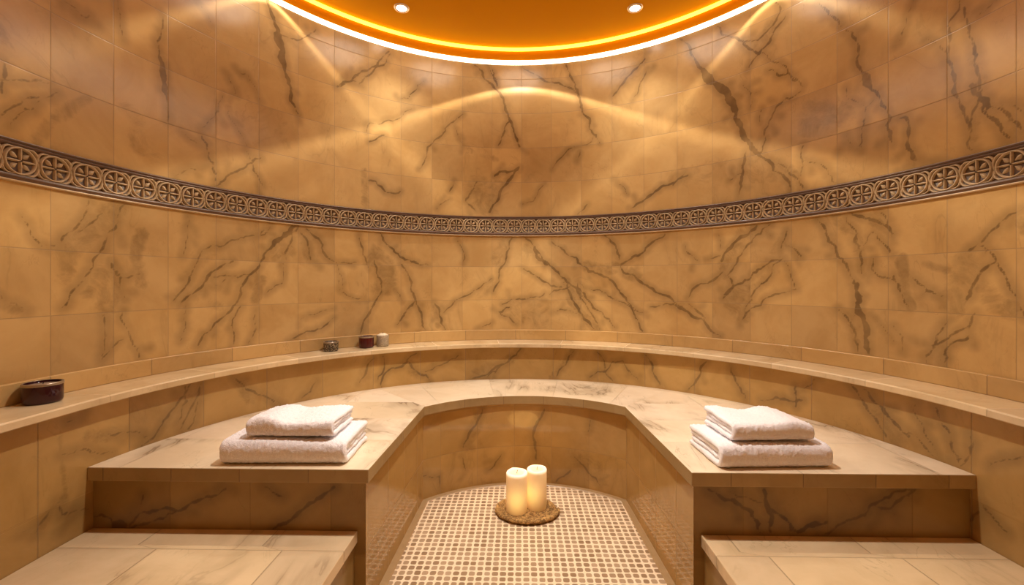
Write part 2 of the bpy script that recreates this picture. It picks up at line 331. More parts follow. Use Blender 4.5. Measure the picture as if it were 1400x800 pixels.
  ('v',0.0029,1,[(0.852,0.382),(0.904,0.353),(0.933,0.313),(0.956,0.296)]),
  ('v',0.0029,1,[(1.03,0.337),(0.99,0.32),(0.956,0.299)]),
  ('p',0.0175,0.6,[(0.8,0.37),(0.846,0.33)]),
  ('v',0.0035,1,[(0.93,0.33),(0.953,0.302),(0.993,0.325),(1.056,0.338)]),
  ('v',0.0026,1,[(1.027,0.291),(1.062,0.297),(1.107,0.332),(1.147,0.35),(1.204,0.397),(1.244,0.415),(1.284,0.444),(1.33,0.454),(1.358,0.454)]),
  ('v',0.0026,1,[(1.216,0.397),(1.273,0.386),(1.307,0.416),(1.352,0.448)]),
  ('p',0.0145,0.7,[(1.25,0.409),(1.301,0.421)]),
 ],
 'recess': [
  ('v',0.0068,1,[(-0.245,0.441),(-0.287,0.349),(-0.358,0.237)]),
  ('p',0.0408,0.7,[(-0.259,0.415),(-0.301,0.297),(-0.344,0.235)]),
  ('v',0.0069,1,[(0.118,0.434),(0.076,0.349),(0.062,0.224),(0.069,0.141)]),
  ('v',0.0042,1,[(0.104,0.392),(0.048,0.32)]),
  ('v',0.0055,1,[(0.27,0.092),(0.187,0.019)]),
  ('v',0.0041,1,[(-0.133,0.17),(-0.217,0.081)]),
  ('v',0.004,1,[(-0.372,0.186),(-0.344,0.1)]),
  ('p',0.08,0.7,[(0.34,0.145),(0.424,0.097)]),
  ('v',0.0054,1,[(0.284,0.176),(0.368,0.097),(0.438,0.034)]),
  ('v',0.0038,1,[(-0.709,0.211),(-0.575,0.13),(-0.487,0.026)]),
  ('v',0.0033,1,[(0.382,0.394),(0.368,0.325)]),
 ],
}


# ------------------------------------------------------------------ helpers
def link(o, parent=None):
    COL.objects.link(o)
    if parent: o.parent = parent
    return o

def tag(o, label=None, cat=None, group=None, kind=None):
    if label: o['label'] = label
    if cat: o['category'] = cat
    if group: o['group'] = group
    if kind: o['kind'] = kind
    return o

def thing(name, label, cat, loc=(0, 0, 0), rz=0, group=None):
    o = bpy.data.objects.new(name, None)
    o.empty_display_size = 0.05
    o.location = loc
    o.rotation_euler = (0, 0, rz)
    link(o)
    return tag(o, label, cat, group)

def obj(name, bm, mats, parent=None, smooth=False):
    me = bpy.data.meshes.new(name)
    bm.normal_update()
    bm.to_mesh(me)
    bm.free()
    for m in (mats if isinstance(mats, (list, tuple)) else [mats]):
        me.materials.append(m)
    if smooth:
        for p in me.polygons: p.use_smooth = True
    o = bpy.data.objects.new(name, me)
    link(o, parent)
    return o

def set_uvs(o, metric, tile):
    """metric(co, n) and tile(co, n) give the two UV layers, in metres and in tiles."""
    me = o.data
    l1 = me.uv_layers.new(name='metric')
    l2 = me.uv_layers.new(name='tile')
    for p in me.polygons:
        n = p.normal
        for li in p.loop_indices:
            co = me.vertices[me.loops[li].vertex_index].co
            l1.data[li].uv = metric(co, n)
            l2.data[li].uv = tile(co, n, p.index) if tile.__code__.co_argcount == 3 else tile(co, n)
    return o

def seg_dist(P, a, b):
    a = np.array(a); b = np.array(b)
    d = b - a
    t = np.clip(((P - a) @ d) / (d @ d + 1e-12), 0, 1)
    return np.sqrt((((P - a) - t[:, None] * d) ** 2).sum(1))

def vein_attrs(o, sz, key):
    """per-vertex distance to the nearest vein and strength of the grey clouds."""
    P = np.array(sz)
    vd = np.full(len(P), 0.05)
    order = np.argsort(P[:, 1], kind='stable')
    PZ = P[order, 1]
    vp = np.zeros(len(P))
    rg = random.Random(key)
    WB = 1.9 if key == 'front' else 1.05
    fine = []
    for kind, w, st, pts in VEINS.get(key, []):
        if kind == 'p':
            fine += [(kind, w, st, q0, q1) for q0, q1 in zip(pts[:-1], pts[1:])]
            continue
        # roughen the course of the vein and let its width swell and thin out
        p = [tuple(q) for q in pts]
        for lev in range(3):
            q = [p[0]]
            for a, b in zip(p[:-1], p[1:]):
                l = math.hypot(b[0] - a[0], b[1] - a[1])
                if l > .012:
                    of = rg.gauss(0, .085) * l
                    q.append(((a[0] + b[0]) / 2 - (b[1] - a[1]) / l * of, (a[1] + b[1]) / 2 + (b[0] - a[0]) / l * of))
                q.append(b)
            p = q
        m = len(p) - 1
        ph = rg.uniform(0, 6)
        for i, (q0, q1) in enumerate(zip(p[:-1], p[1:])):
            t = (i + .5) / m
            ww = max(.0022, WB * w * (.68 + .26 * math.sin(ph + i * .9) + .36 * math.sin(PI * t)))
            fine.append(('v', ww, st, q0, q1))
            if i % 5 == 2 and rg.random() < .35:      # hair-thin side branch
                l = math.hypot(q1[0] - q0[0], q1[1] - q0[1]) + 1e-6
                an = math.atan2(q1[1] - q0[1], q1[0] - q0[0]) + rg.choice((-1, 1)) * rg.uniform(.35, .9)
                c = q1; ln = rg.uniform(.02, .05)
                for _ in range(3):
                    an += rg.gauss(0, .25)
                    d = (c[0] + ln * math.cos(an) * .5, c[1] + ln * math.sin(an) * .5)
                    fine.append(('v', .0004, st, c, d)); c = d
    for kind, w, st, q0, q1 in fine:
        if True:
            pad = w * 1.5 + (0.055 if kind == 'v' else .02)
            lo = np.minimum(q0, q1) - pad
            hi = np.maximum(q0, q1) + pad
            i0, i1 = np.searchsorted(PZ, (lo[1], hi[1]))
            m = order[i0:i1]
            if len(m) == 0: continue
            m = m[(P[m, 0] > lo[0]) & (P[m, 0] < hi[0])]
            if len(m) == 0: continue
            dd = seg_dist(P[m], q0, q1)
            if kind == 'v':
                vd[m] = np.minimum(vd[m], dd - w)
            else:
                x = np.clip(1.25 - dd / (w * 1.15), 0, 1)
                vp[m] = np.maximum(vp[m], st * x * x * (3 - 2 * x))
    me = o.data
    for nm, arr in (('vd', vd), ('vp', vp)):
        at = me.attributes.new(nm, 'FLOAT', 'POINT')
        at.data.foreach_set('value', arr.astype(np.float32))

def u_point(r, a):
    """point of the U-shaped plan at angle-like parameter a (0 = far middle, right positive)."""
    if abs(a) <= PI / 2:
        return r * math.sin(a), r * math.cos(a)
    return math.copysign(r, a), -(abs(a) - PI / 2) * R

A_END = PI / 2 + (-YEND) / R

def u_s(r, x, y):
    """arc length along the U-shaped plan (radius r) of a point on it."""
    if y >= 0:
        return r * math.atan2(x, y)
    return math.copysign(r * PI / 2 - y, x)

def sheet(name, fn, us, vs, mats, parent=None, smooth=True, flip=False):
    """grid surface; fn(u, v) -> co ; returns object and the list of (u, v)."""
    co = []; uv = []
    for v in vs:
        for u in us:
            co.append(fn(u, v)); uv.append((u, v))
    n = len(us)
    faces = []
    for j in range(len(vs) - 1):
        for i in range(n - 1):
            f = (j * n + i, j * n + i + 1, (j + 1) * n + i + 1, (j + 1) * n + i)
            faces.append(f[::-1] if flip else f)
    me = bpy.data.meshes.new(name)
    me.from_pydata(co, [], faces)
    for m in (mats if isinstance(mats, (list, tuple)) else [mats]): me.materials.append(m)
    if smooth:
        me.polygons.foreach_set('use_smooth', [True] * len(me.polygons))
    o = bpy.data.objects.new(name, me)
    link(o, parent)
    return o, uv

def grid_uv(o, uv, metric, tile):
    me = o.data
    a = np.array([metric(*q) for q in uv], np.float32)
    b = np.array([tile(*q) for q in uv], np.float32)
    idx = np.zeros(len(me.loops), np.int32)
    me.loops.foreach_get('vertex_index', idx)
    for nm, arr in (('metric', a), ('tile', b)):
        l = me.uv_layers.new(name=nm)
        l.data.foreach_set('uv', arr[idx].ravel())

def lin(a, b, n):
    return [a + (b - a) * i / (n - 1) for i in range(n)]

def lathe(bm, prof, seg=48, c=(0, 0, 0), mat=0, wob=None):
    rings = []
    for k, (r, z) in enumerate(prof):
        if r < 1e-6:
            rings.append([bm.verts.new((c[0], c[1], c[2] + z))])
        else:
            ring = []
            for i in range(seg):
                a = 2 * PI * i / seg
                dz = wob(a, k) if wob else 0
                ring.append(bm.verts.new((c[0] + r * math.cos(a), c[1] + r * math.sin(a), c[2] + z + dz)))
            rings.append(ring)
    for a, b in zip(rings[:-1], rings[1:]):
        for i in range(seg):
            j = (i + 1) % seg
            if len(a) == 1 and len(b) == 1: continue
            if len(a) == 1: f = bm.faces.new((a[0], b[j], b[i]))
            elif len(b) == 1: f = bm.faces.new((a[i], a[j], b[0]))
            else: f = bm.faces.new((a[i], a[j], b[j], b[i]))
            f.material_index = mat
    return bm

def tube(bm, pts, r, seg=8, closed=False, mat=0):
    pts = [Vector(p) for p in pts]
    n = len(pts); rings = []
    up = Vector((0, 0, 1))
    for i, p in enumerate(pts):
        if closed: d = pts[(i + 1) % n] - pts[i - 1]
        else: d = pts[min(i + 1, n - 1)] - pts[max(i - 1, 0)]
        d.normalize()
        s = d.cross(up)
        if s.length < 1e-4: s = Vector((1, 0, 0))
        s.normalize(); t = s.cross(d)
        rr = r(i) if callable(r) else r
        rings.append([bm.verts.new(p + s * rr * math.cos(2 * PI * k / seg) + t * rr * math.sin(2 * PI * k / seg)) for k in range(seg)])
    m = n if closed else n - 1
    for i in range(m):
        a, b = rings[i], rings[(i + 1) % n]
        for k in range(seg):
            f = bm.faces.new((a[k], b[k], b[(k + 1) % seg], a[(k + 1) % seg])); f.material_index = mat
    if not closed:
        f = bm.faces.new(rings[0]); f.material_index = mat
        f = bm.faces.new(rings[-1][::-1]); f.material_index = mat
    return bm

# ------------------------------------------------------------------ materials
class N:
    """small wrapper for building node trees."""
    def __init__(s, name):
        s.m = bpy.data.materials.new(name); s.m.use_nodes = True
        s.t = s.m.node_tree; s.t.nodes.clear()
        s.out = s.t.nodes.new('ShaderNodeOutputMaterial')
        s.b = s.t.nodes.new('ShaderNodeBsdfPrincipled')
        s.t.links.new(s.b.outputs[0], s.out.inputs[0])
    def node(s, typ, ins=None, **kw):
        n = s.t.nodes.new(typ)
        for k, v in kw.items(): setattr(n, k, v)
        for k, v in (ins or {}).items(): s.put(n.inputs[k], v)
        return n
    def put(s, sock, v):
        if isinstance(v, bpy.types.NodeSocket): s.t.links.new(v, sock)
        else: sock.default_value = v
    def math(s, op, a, b=0.0, c=0.0, clamp=False):
        n = s.node('ShaderNodeMath', operation=op, use_clamp=clamp)
        s.put(n.inputs[0], a); s.put(n.inputs[1], b)
        if op in ('MULTIPLY_ADD', 'SMOOTH_MIN', 'COMPARE'): s.put(n.inputs[2], c)
        return n.outputs[0]
    def vmath(s, op, a, b=(0, 0, 0), scale=None):
        n = s.node('ShaderNodeVectorMath', operation=op)
        s.put(n.inputs[0], a)
        if op != 'SCALE': s.put(n.inputs[1], b)
        if scale is not None: s.put(n.inputs['Scale'], scale)
        return n.outputs[1] if op in ('LENGTH', 'DISTANCE', 'DOT_PRODUCT') else n.outputs[0]
    def step(s, x, a, b, y0=0.0, y1=1.0):
        n = s.node('ShaderNodeMapRange', interpolation_type='SMOOTHSTEP')
        s.put(n.inputs[0], x); s.put(n.inputs[1], a); s.put(n.inputs[2], b); s.put(n.inputs[3], y0); s.put(n.inputs[4], y1)
        return n.outputs[0]
    def mix(s, f, a, b, blend='MIX'):
        n = s.node('ShaderNodeMix', data_type='RGBA', blend_type=blend)
        s.put(n.inputs[0], f); s.put(n.inputs[6], a); s.put(n.inputs[7], b)
        return n.outputs[2]
    def noise(s, vec, scale, detail=4, rough=0.55, dist=0.0, dim='3D', w=None):
        n = s.node('ShaderNodeTexNoise', noise_dimensions=dim)
        s.put(n.inputs['Vector'], vec); s.put(n.inputs['Scale'], scale); s.put(n.inputs['Detail'], detail)
        s.put(n.inputs['Roughness'], rough); s.put(n.inputs['Distortion'], dist)
        return n.outputs[0]
    def bump(s, h, strength=0.2, dist=0.01):
        n = s.node('ShaderNodeBump'); s.put(n.inputs['Height'], h)
        n.inputs['Strength'].default_value = strength; n.inputs['Distance'].default_value = dist
        s.put(s.b.inputs['Normal'], n.outputs[0])
    def sep(s, v):
        n = s.node('ShaderNodeSeparateXYZ'); s.put(n.inputs[0], v)
        return n.outputs
    def comb(s, x, y, z=0.0):
        n = s.node('ShaderNodeCombineXYZ'); s.put(n.inputs[0], x); s.put(n.inputs[1], y); s.put(n.inputs[2], z)
        return n.outputs[0]

def srgb(r, g, b):
    f = lambda c: (c / 255) / 12.92 if c / 255 <= 0.04045 else ((c / 255 + 0.055) / 1.055) ** 2.4
    return (f(r), f(g), f(b), 1)

def marble(name, c1, c2, vein=(0.13, 0.078, 0.034, 1), traced=False, fine=1.0, rough=0.22, seed=0.0, angle=0.9, tsize=0.237, grout=0.3, cut=True, vary=0.17):
    k = N(name)
    um = k.node('ShaderNodeUVMap', uv_map='metric').outputs[0]
    ut = k.node('ShaderNodeUVMap', uv_map='tile').outputs[0]
    # tile joints
    cell = k.vmath('FLOOR', ut)
    fr = k.vmath('FRACTION', ut)
    fx, fy, _ = k.sep(fr)
    ex = k.math('MINIMUM', fx, k.math('SUBTRACT', 1.0, fx))
    ey = k.math('MINIMUM', fy, k.math('SUBTRACT', 1.0, fy))
    ed = k.math('MULTIPLY', k.math('MINIMUM', ex, ey), tsize)
    gr = k.step(ed, 0.0010, 0.0026, 1.0, 0.0)
    wn = k.node('ShaderNodeTexWhiteNoise', noise_dimensions='3D')
    k.put(wn.inputs['Vector'], k.vmath('ADD', cell, (seed, seed * 1.7, 0.31)))
    rnd, rcol = wn.outputs['Value'], wn.outputs['Color']
    # neighbours in pairs share a piece of stone
    cx, cy, _ = k.sep(cell)
    pair = k.comb(k.math('FLOOR', k.math('MULTIPLY_ADD', cy, 0.5, k.math('MULTIPLY', cx, 0.5))), cy, seed)
    wn2 = k.node('ShaderNodeTexWhiteNoise', noise_dimensions='3D'); k.put(wn2.inputs['Vector'], pair)
    off = k.vmath('SCALE', k.vmath('SUBTRACT', wn2.outputs['Color'], (0.5, 0.5, 0.5)), scale=9.0 if cut else 0.0)
    P = k.vmath('ADD', k.vmath('ADD', um, (seed * 3.1, seed, seed)), off)
    # base tone
    n1 = k.noise(P, 3.2, 5, 0.6, 0.6)
    n2 = k.noise(P, 14.0, 4, 0.6, 0.3)
    base = k.mix(k.step(n1, 0.32, 0.70), c1, c2)
    base = k.mix(k.math('MULTIPLY', k.step(n2, 0.45, 0.75), 0.12), base, (c2[0] * .78, c2[1] * .74, c2[2] * .66, 1))
    val = k.math('MULTIPLY_ADD', rnd, vary, 1.0 - vary * 0.55)
    base = k.mix(1.0, base, k.comb(val, val, k.math('MULTIPLY_ADD', rnd, 0.12, 0.92)), 'MULTIPLY')
    # procedural diagonal veins
    mp = k.node('ShaderNodeMapping'); mp.inputs['Rotation'].default_value = (0, 0, angle); mp.inputs['Scale'].default_value = (1.0, 0.42, 1)
    k.put(mp.inputs['Vector'], P)
    Q = mp.outputs[0]
    nv = k.noise(Q, 3.0, 5, 0.55, 1.1)
    rid = k.math('ABSOLUTE', k.math('SUBTRACT', nv, 0.5))
    msk = k.step(k.noise(P, 2.3, 2, 0.5), 0.46, 0.66)
    pv = k.math('MULTIPLY', k.step(rid, 0.0, 0.022, 1.0, 0.0), msk)
    cl = k.math('MULTIPLY', k.step(rid, 0.0, 0.12, 1.0, 0.0), k.math('MULTIPLY', msk, 0.32))
    nf = k.noise(Q, 8.5, 4, 0.6, 1.6)
    fv = k.math('MULTIPLY', k.step(k.math('ABSOLUTE', k.math('SUBTRACT', nf, 0.5)), 0.0, 0.018, 1.0, 0.0), k.step(k.noise(P, 4.1, 2), 0.5, 0.66))
    tot = k.math('MAXIMUM', k.math('MULTIPLY', pv, 0.62 * fine), k.math('MAXIMUM', k.math('MULTIPLY', cl, fine), k.math('MULTIPLY', fv, 0.28 * max(fine, 0.6))))
    if traced:
        vd = k.node('ShaderNodeAttribute', attribute_name='vd').outputs['Fac']
        vp = k.node('ShaderNodeAttribute', attribute_name='vp').outputs['Fac']
        nn = k.noise(um, 26.0, 5, 0.65)
        nl = k.noise(um, 7.0, 3, 0.6)
        d = k.math('ADD', vd, k.math('MULTIPLY_ADD', nn, 0.011, -0.0055))
        core = k.math('MULTIPLY', k.step(d, -0.0035, 0.0038, 1.0, 0.0), k.math('MULTIPLY_ADD', nl, 1.1, 0.30, clamp=True))
        halo = k.math('MULTIPLY', k.step(d, 0.0, 0.040, 1.0, 0.0), k.math('MULTIPLY', nl, 0.62))
        dark = k.step(d, -0.010, 0.000, 1.0, 0.0)
        n3 = k.noise(k.vmath('ADD', um, k.vmath('SCALE', off, scale=.2)), 9.0, 6, 0.7, 0.8)
        pt = k.math('MULTIPLY', k.step(k.math('ADD', vp, k.math('MULTIPLY_ADD', n3, 2.2, -1.12)), 0.15, 0.95), k.math('MULTIPLY', k.step(vp, 0.02, 0.35), k.math('MULTIPLY_ADD', nn, 0.7, 0.14)))
        tot = k.math('MAXIMUM', tot, k.math('MAXIMUM', k.math('MULTIPLY', core, 0.88), k.math('MAXIMUM', halo, k.math('MULTIPLY', pt, 0.85))))
    colr = k.mix(k.math('MINIMUM', tot, 0.92), base, vein)
    colr = k.mix(k.math('MULTIPLY', gr, grout), colr, (0.20, 0.125, 0.055, 1))
    k.put(k.b.inputs['Base Color'], colr)
    rv = k.math('MULTIPLY_ADD', n2, 0.10, rough - 0.05)
    k.put(k.b.inputs['Roughness'], k.math('ADD', rv, k.math('MULTIPLY', gr, 0.3)))
    k.b.inputs['Specular IOR Level'].default_value = 0.36
    k.bump(k.math('MULTIPLY_ADD', gr, -1.0, k.math('MULTIPLY', rnd, 0.0)), 0.25, 0.002)
    return k.m

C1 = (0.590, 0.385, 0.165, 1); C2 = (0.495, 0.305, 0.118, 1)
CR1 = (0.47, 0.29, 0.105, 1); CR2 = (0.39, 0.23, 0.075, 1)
CF1 = (0.34, 0.215, 0.075, 1); CF2 = (0.27, 0.16, 0.05, 1)  # marble darkened: shade on the upright fronts is put into the colour
M_WALL = marble('wall_marble', C1, C2, traced=True, fine=0.40, rough=0.22, seed=1.0, grout=0.42)
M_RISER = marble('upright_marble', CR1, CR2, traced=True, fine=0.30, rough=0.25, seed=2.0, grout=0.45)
M_FRONT = marble('bench_front_shaded_marble', CF1, CF2, vein=(0.07, 0.035, 0.014, 1), traced=True, fine=0.25, rough=0.3, seed=3.0)
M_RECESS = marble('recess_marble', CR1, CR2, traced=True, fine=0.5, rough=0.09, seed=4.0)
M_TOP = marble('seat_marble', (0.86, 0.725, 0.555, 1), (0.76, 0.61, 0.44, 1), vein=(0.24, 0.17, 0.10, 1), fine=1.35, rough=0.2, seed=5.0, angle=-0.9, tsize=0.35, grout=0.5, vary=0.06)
M_LIP = marble('seat_edge_shaded_marble', (0.42, 0.295, 0.145, 1), (0.35, 0.235, 0.105, 1), fine=0.5, rough=0.25, seed=5.0, tsize=0.25, grout=0.8)  # same slab as the seat, its unlit edge painted darker
M_STEP = marble('step_marble', (0.70, 0.53, 0.335, 1), (0.61, 0.45, 0.27, 1), vein=(0.26, 0.18, 0.10, 1), fine=1.1, rough=0.25, seed=6.5, angle=-1.0, tsize=0.3, grout=0.55)
M_LEDGE = marble('ledge_marble', (0.74, 0.58, 0.37, 1), (0.60, 0.44, 0.25, 1), vein=(0.26, 0.18, 0.10, 1), fine=0.8, rough=0.22, seed=7.3, angle=0.3, tsize=0.45, grout=0.35)
M_UPST = marble('skirting_marble', C1, C2, fine=0.35, rough=0.25, seed=8.2, tsize=0.3, grout=0.6)

def plain(name, col, rough=0.5, metal=0.0, var=0.08, scale=20.0, bump=0.0):
    k = N(name)
    co = k.node('ShaderNodeTexCoord').outputs['Object']
    n = k.noise(co, scale, 4, 0.6)
    k.put(k.b.inputs['Base Color'], k.mix(n, tuple(c * (1 - var) for c in col[:3]) + (1,), tuple(min(c * (1 + var), 1) for c in col[:3]) + (1,)))
    k.b.inputs['Roughness'].default_value = rough
    k.b.inputs['Metallic'].default_value = metal
    if bump: k.bump(n, bump, 0.003)
    return k.m

def glow(name, col, strength):
    k = N(name)
    co = k.node('ShaderNodeTexCoord').outputs['Object']
    n = k.noise(co, 2.0, 1)
    k.b.inputs['Base Color'].default_value = col
    k.b.inputs['Emission Color'].default_value = col
    k.put(k.b.inputs['Emission Strength'], k.math('MULTIPLY_ADD', n, strength * 0.06, strength * 0.97))
    return k.m

M_FRIEZE = plain('frieze_ground', (0.085, 0.042, 0.017), 0.5, 0.0, 0.35, 60.0, 0.3)
M_RELIEF = plain('frieze_relief', (0.46, 0.33, 0.19), 0.42, 0.0, 0.5, 45.0, 0.35)
M_FRTOP = plain('frieze_moulding', (0.11, 0.05, 0.022), 0.42, 0.0, 0.2, 30.0)
M_FRBOT = plain('frieze_lower_moulding', (0.62, 0.46, 0.28), 0.4, 0.0, 0.15, 30.0)
M_CEIL = plain('orange_ceiling_paint', (0.70, 0.305, 0.004), 0.8, 0.0, 0.03, 3.0)
M_FASCIA = plain('orange_cove_paint', (0.92, 0.40, 0.006), 0.8, 0.0, 0.03, 3.0)
for _m in (M_CEIL, M_FASCIA): _m.node_tree.nodes['Principled BSDF'].inputs['Specular IOR Level'].default_value = 0.05
M_WHITE_LED = glow('white_light_diffuser', (1.0, 0.92, 0.70, 1), 5.0)
M_AMBER_LED = glow('amber_light_diffuser', (1.0, 0.56, 0.06, 1), 3.8)
M_LENS = glow('downlight_lens', (1.0, 0.93, 0.82, 1), 18.0)
M_CHROME = plain('satin_nickel', (0.75, 0.62, 0.5), 0.3, 0.9, 0.05)
M_BLACK = plain('wick', (0.03, 0.02, 0.015), 0.9)

# ------------------------------------------------------------------ walls
def wall_part(name, a0, a1):
    us = lin(a0, a1, max(8, int(abs(a1 - a0) * R / 0.008)))
    vs = lin(0.60, Z_RING, 266)
    o, uv = sheet(name, lambda a, z: (*u_point(R, a), z), us, vs, M_WALL)
    def tile(a, z):
        if z < (Z_FR0 + Z_FR1) / 2: return (a * R / .2128, (z - 1.286) / TILE + 10)
        return (a * R / .2128, (z - Z_FR1) / 0.2475 + 20)
    grid_uv(o, uv, lambda a, z: (a * R, z), tile)
    vein_attrs(o, [(a * R, z) for a, z in uv], 'wall')
    so = o.modifiers.new('thickness', 'SOLIDIFY'); so.thickness = 0.05; so.offset = -1.0; so.use_rim = False
    return tag(o, kind='structure')

wall_part('wall_back', -PI / 2, PI / 2)
wall_part('wall_left', -A_END, -PI / 2)
wall_part('wall_right', PI / 2, A_END)

def frontwall():
    us = lin(-R, R, 30); vs = lin(0, Z_CEIL, 30)
    o, uv = sheet('wall_front', lambda x, z: (x, YEND, z), us, vs, M_UPST)
    grid_uv(o, uv, lambda x, z: (x, z), lambda x, z: (x / TILE, z / TILE))
    so = o.modifiers.new('thickness', 'SOLIDIFY'); so.thickness = 0.05; so.offset = 1.0
    tag(o, kind='structure')
frontwall()

# ------------------------------------------------------------------ carved frieze
def frieze():
    bm = bmesh.new()
    def P(s, z, d):          # d = how far it stands out of the wall
        x, y = u_point(R - d, s / R)
        return (x, y, z)
    smax = A_END * R - 0.01
    n = 420
    ss = lin(-smax, smax, n)
    # profile of the running band (z, d, material of the strip above the point)
    z0, z1 = Z_FR0, Z_FR1
    prof = [(z0, 0.0, 3), (z0 + .001, .012, 3), (z0 + .005, .014, 3), (z0 + .0065, .010, 2), (z0 + .010, .015, 2), (z0 + .0225, .016, 2), (z0 + .026, .006, 0),
            (z1 - .022, .006, 2), (z1 - .019, .014, 2), (z1 - .013, .014, 2), (z1 - .011, .009, 2), (z1 - .009, .016, 2), (z1 - .002, .016, 2), (z1, 0.0, 2)]
    rows = [[bm.verts.new(P(s, z, d)) for s in ss] for z, d, m in prof]
    for r in range(len(prof) - 1):
        for i in range(n - 1):
            f = bm.faces.new((rows[r][i], rows[r][i + 1], rows[r + 1][i + 1], rows[r + 1][i])); f.material_index = prof[r][2]
            f.smooth = True
    # carved medallions: wheel with a cross of petals, leaves in the corners
    zc = (z0 + z1) / 2 + 0.001
    pitch = 0.104; hr = 0.0445
    def ridge(pts, w, h, closed=False):
        m = len(pts); vs = []
        for i, (u, v) in enumerate(pts):
            if closed: a, b = pts[i - 1], pts[(i + 1) % m]
            else: a, b = pts[max(i - 1, 0)], pts[min(i + 1, m - 1)]
            dx, dy = b[0] - a[0], b[1] - a[1]; l = math.hypot(dx, dy) or 1
            nx, ny = -dy / l, dx / l
            ww = w(i / (m - 1)) if callable(w) else w
            vs.append([bm.verts.new(P(c0 + u + nx * ww * q, zc + v + ny * ww * q, 0.006 + h * e)) for q, e in ((-1, 0), (-.45, 1), (.45, 1), (1, 0))])
        for i in range(m if closed else m - 1):
            a, b = vs[i], vs[(i + 1) % m]
            for q in range(3):
                f = bm.faces.new((a[q], b[q], b[q + 1], a[q + 1])); f.material_index = 1; f.smooth = True
    cnt = int(smax / pitch)
    for j in range(-cnt, cnt + 1):
        c0 = (j + 0.5) * pitch
        if abs(c0) > smax - .06: continue
        ridge([(hr * math.cos(t), hr * math.sin(t)) for t in lin(0, 2 * PI * 23 / 24, 24)], .0044, .009, True)
        pass
        for q in range(4):       # long arms
            a = q * PI / 2
            ridge([(r * math.cos(a), r * math.sin(a)) for r in lin(.003, hr * .95, 5)], lambda t: .0022 + .0022 * math.sin(PI * t), .009)
            b = a + PI / 4       # short petals between
            ridge([(r * math.cos(b), r * math.sin(b)) for r in lin(hr * .30, hr * .86, 5)], lambda t: .0010 + .0075 * math.sin(PI * t), .005)
        for sx in (-1, 1):       # corner leaves curling round the wheel
            for sz in (-1, 1):
                pts = []
                for t in lin(0, 1, 6):
                    a = PI / 4 * (0.25 + 1.5 * t)
                    rr = hr + .011 + .004 * math.sin(PI * t)
                    pts.append((max(-.051, min(.051, sx * rr * math.cos(a))), max(-.0445, min(.0445, sz * rr * math.sin(a)))))
                ridge(pts, lambda t: .001 + .0035 * math.sin(PI * t), .007)
        ridge([(pitch / 2, -.036), (pitch / 2 + .004, -.018), (pitch / 2, 0), (pitch / 2 - .004, .018), (pitch / 2, .036)], .003, .006)
    o = obj('trim_1', bm, [M_FRIEZE, M_RELIEF, M_FRTOP, M_FRBOT])
    tag(o, kind='structure')
frieze()

# ------------------------------------------------------------------ ceiling with its cove
def ceiling():
    bm = bmesh.new()
    n = 160
    pts = [u_point(R + .04, a) for a in lin(-A_END - .02, A_END + .02, n)]
    lo = [bm.verts.new((x, y, Z_CEIL)) for x, y in pts]
    hi = [bm.verts.new((x, y, Z_CEIL + .06)) for x, y in pts]
    bm.faces.new(lo[::-1]); bm.faces.new(hi)
    for i in range(n):
        j = (i + 1) % n
        bm.faces.new((lo[i], lo[j], hi[j], hi[i]))
    tag(obj('ceiling', bm, M_CEIL), kind='structure')

def ring_strip(name, prof, mat, smooth=True):
    n = 240
    bm = bmesh.new()
    aa = lin(-A_END + .003, A_END - .003, n)
    rows = [[bm.verts.new((*u_point(r, a), z)) for a in aa] for r, z in prof]
    m = len(prof)
    for r in range(m):
        for i in range(n - 1):
            bm.faces.new((rows[r][i], rows[r][i + 1], rows[(r + 1) % m][i + 1], rows[(r + 1) % m][i]))
    bm.faces.new([rows[r][0] for r in range(m)]); bm.faces.new([rows[r][-1] for r in range(m)][::-1])
    bmesh.ops.recalc_face_normals(bm, faces=bm.faces)
    return obj(name, bm, mat)

ceiling()
tag(ring_strip('trim_2', [(R - .004, Z_RING + .0305), (R - .004, Z_CEIL), (R + .04, Z_CEIL), (R + .04, Z_RING + .0305)], M_FASCIA), kind='structure')
wl = ring_strip('cove_light', [(R - .004, Z_RING + .003), (R - .008, Z_RING + .007), (R - .008, Z_RING + .026), (R - .004, Z_RING + .0305), (R + .03, Z_RING + .0305), (R + .03, Z_RING + .003)], M_WHITE_LED)
tag(wl, 'thick bright white light ring along the top edge of the marble wall', 'light')
al = ring_strip('cove_light', [(R - .012, Z_CEIL - .024), (R - .018, Z_CEIL - .019), (R - .018, Z_CEIL - .008), (R - .012, Z_CEIL - .003), (R - .004, Z_CEIL - .003), (R - .004, Z_CEIL - .024)], M_AMBER_LED)
tag(al, 'thin yellow light line round the rim of the orange ceiling', 'light')

# ------------------------------------------------------------------ downlights
def downlight(x, y, label):
    t = thing('ceiling_light', label, 'light', (x, y, Z_CEIL), 0, 'downlights in the ceiling')
    bm = bmesh.new()
    lathe(bm, [(.030, 0), (.030, -.004), (.036, -.007), (.044, -.005), (.047, 0)], 40)
    obj('trim_ring', bm, M_CHROME, t, True)
    bm = bmesh.new()
    lathe(bm, [(0, -.0045), (.022, -.004), (.0305, -.001), (.0305, 0)], 40)
    bmesh.ops.recalc_face_normals(bm, faces=bm.faces)
    obj('lens', bm, M_LENS, t, True)
    return t
DL, DR = (-.739, 1.233), (.697, 1.262)
downlight(*DL, 'recessed round downlight at the left side of the orange ceiling')
downlight(*DR, 'recessed round downlight at the right side of the orange ceiling')

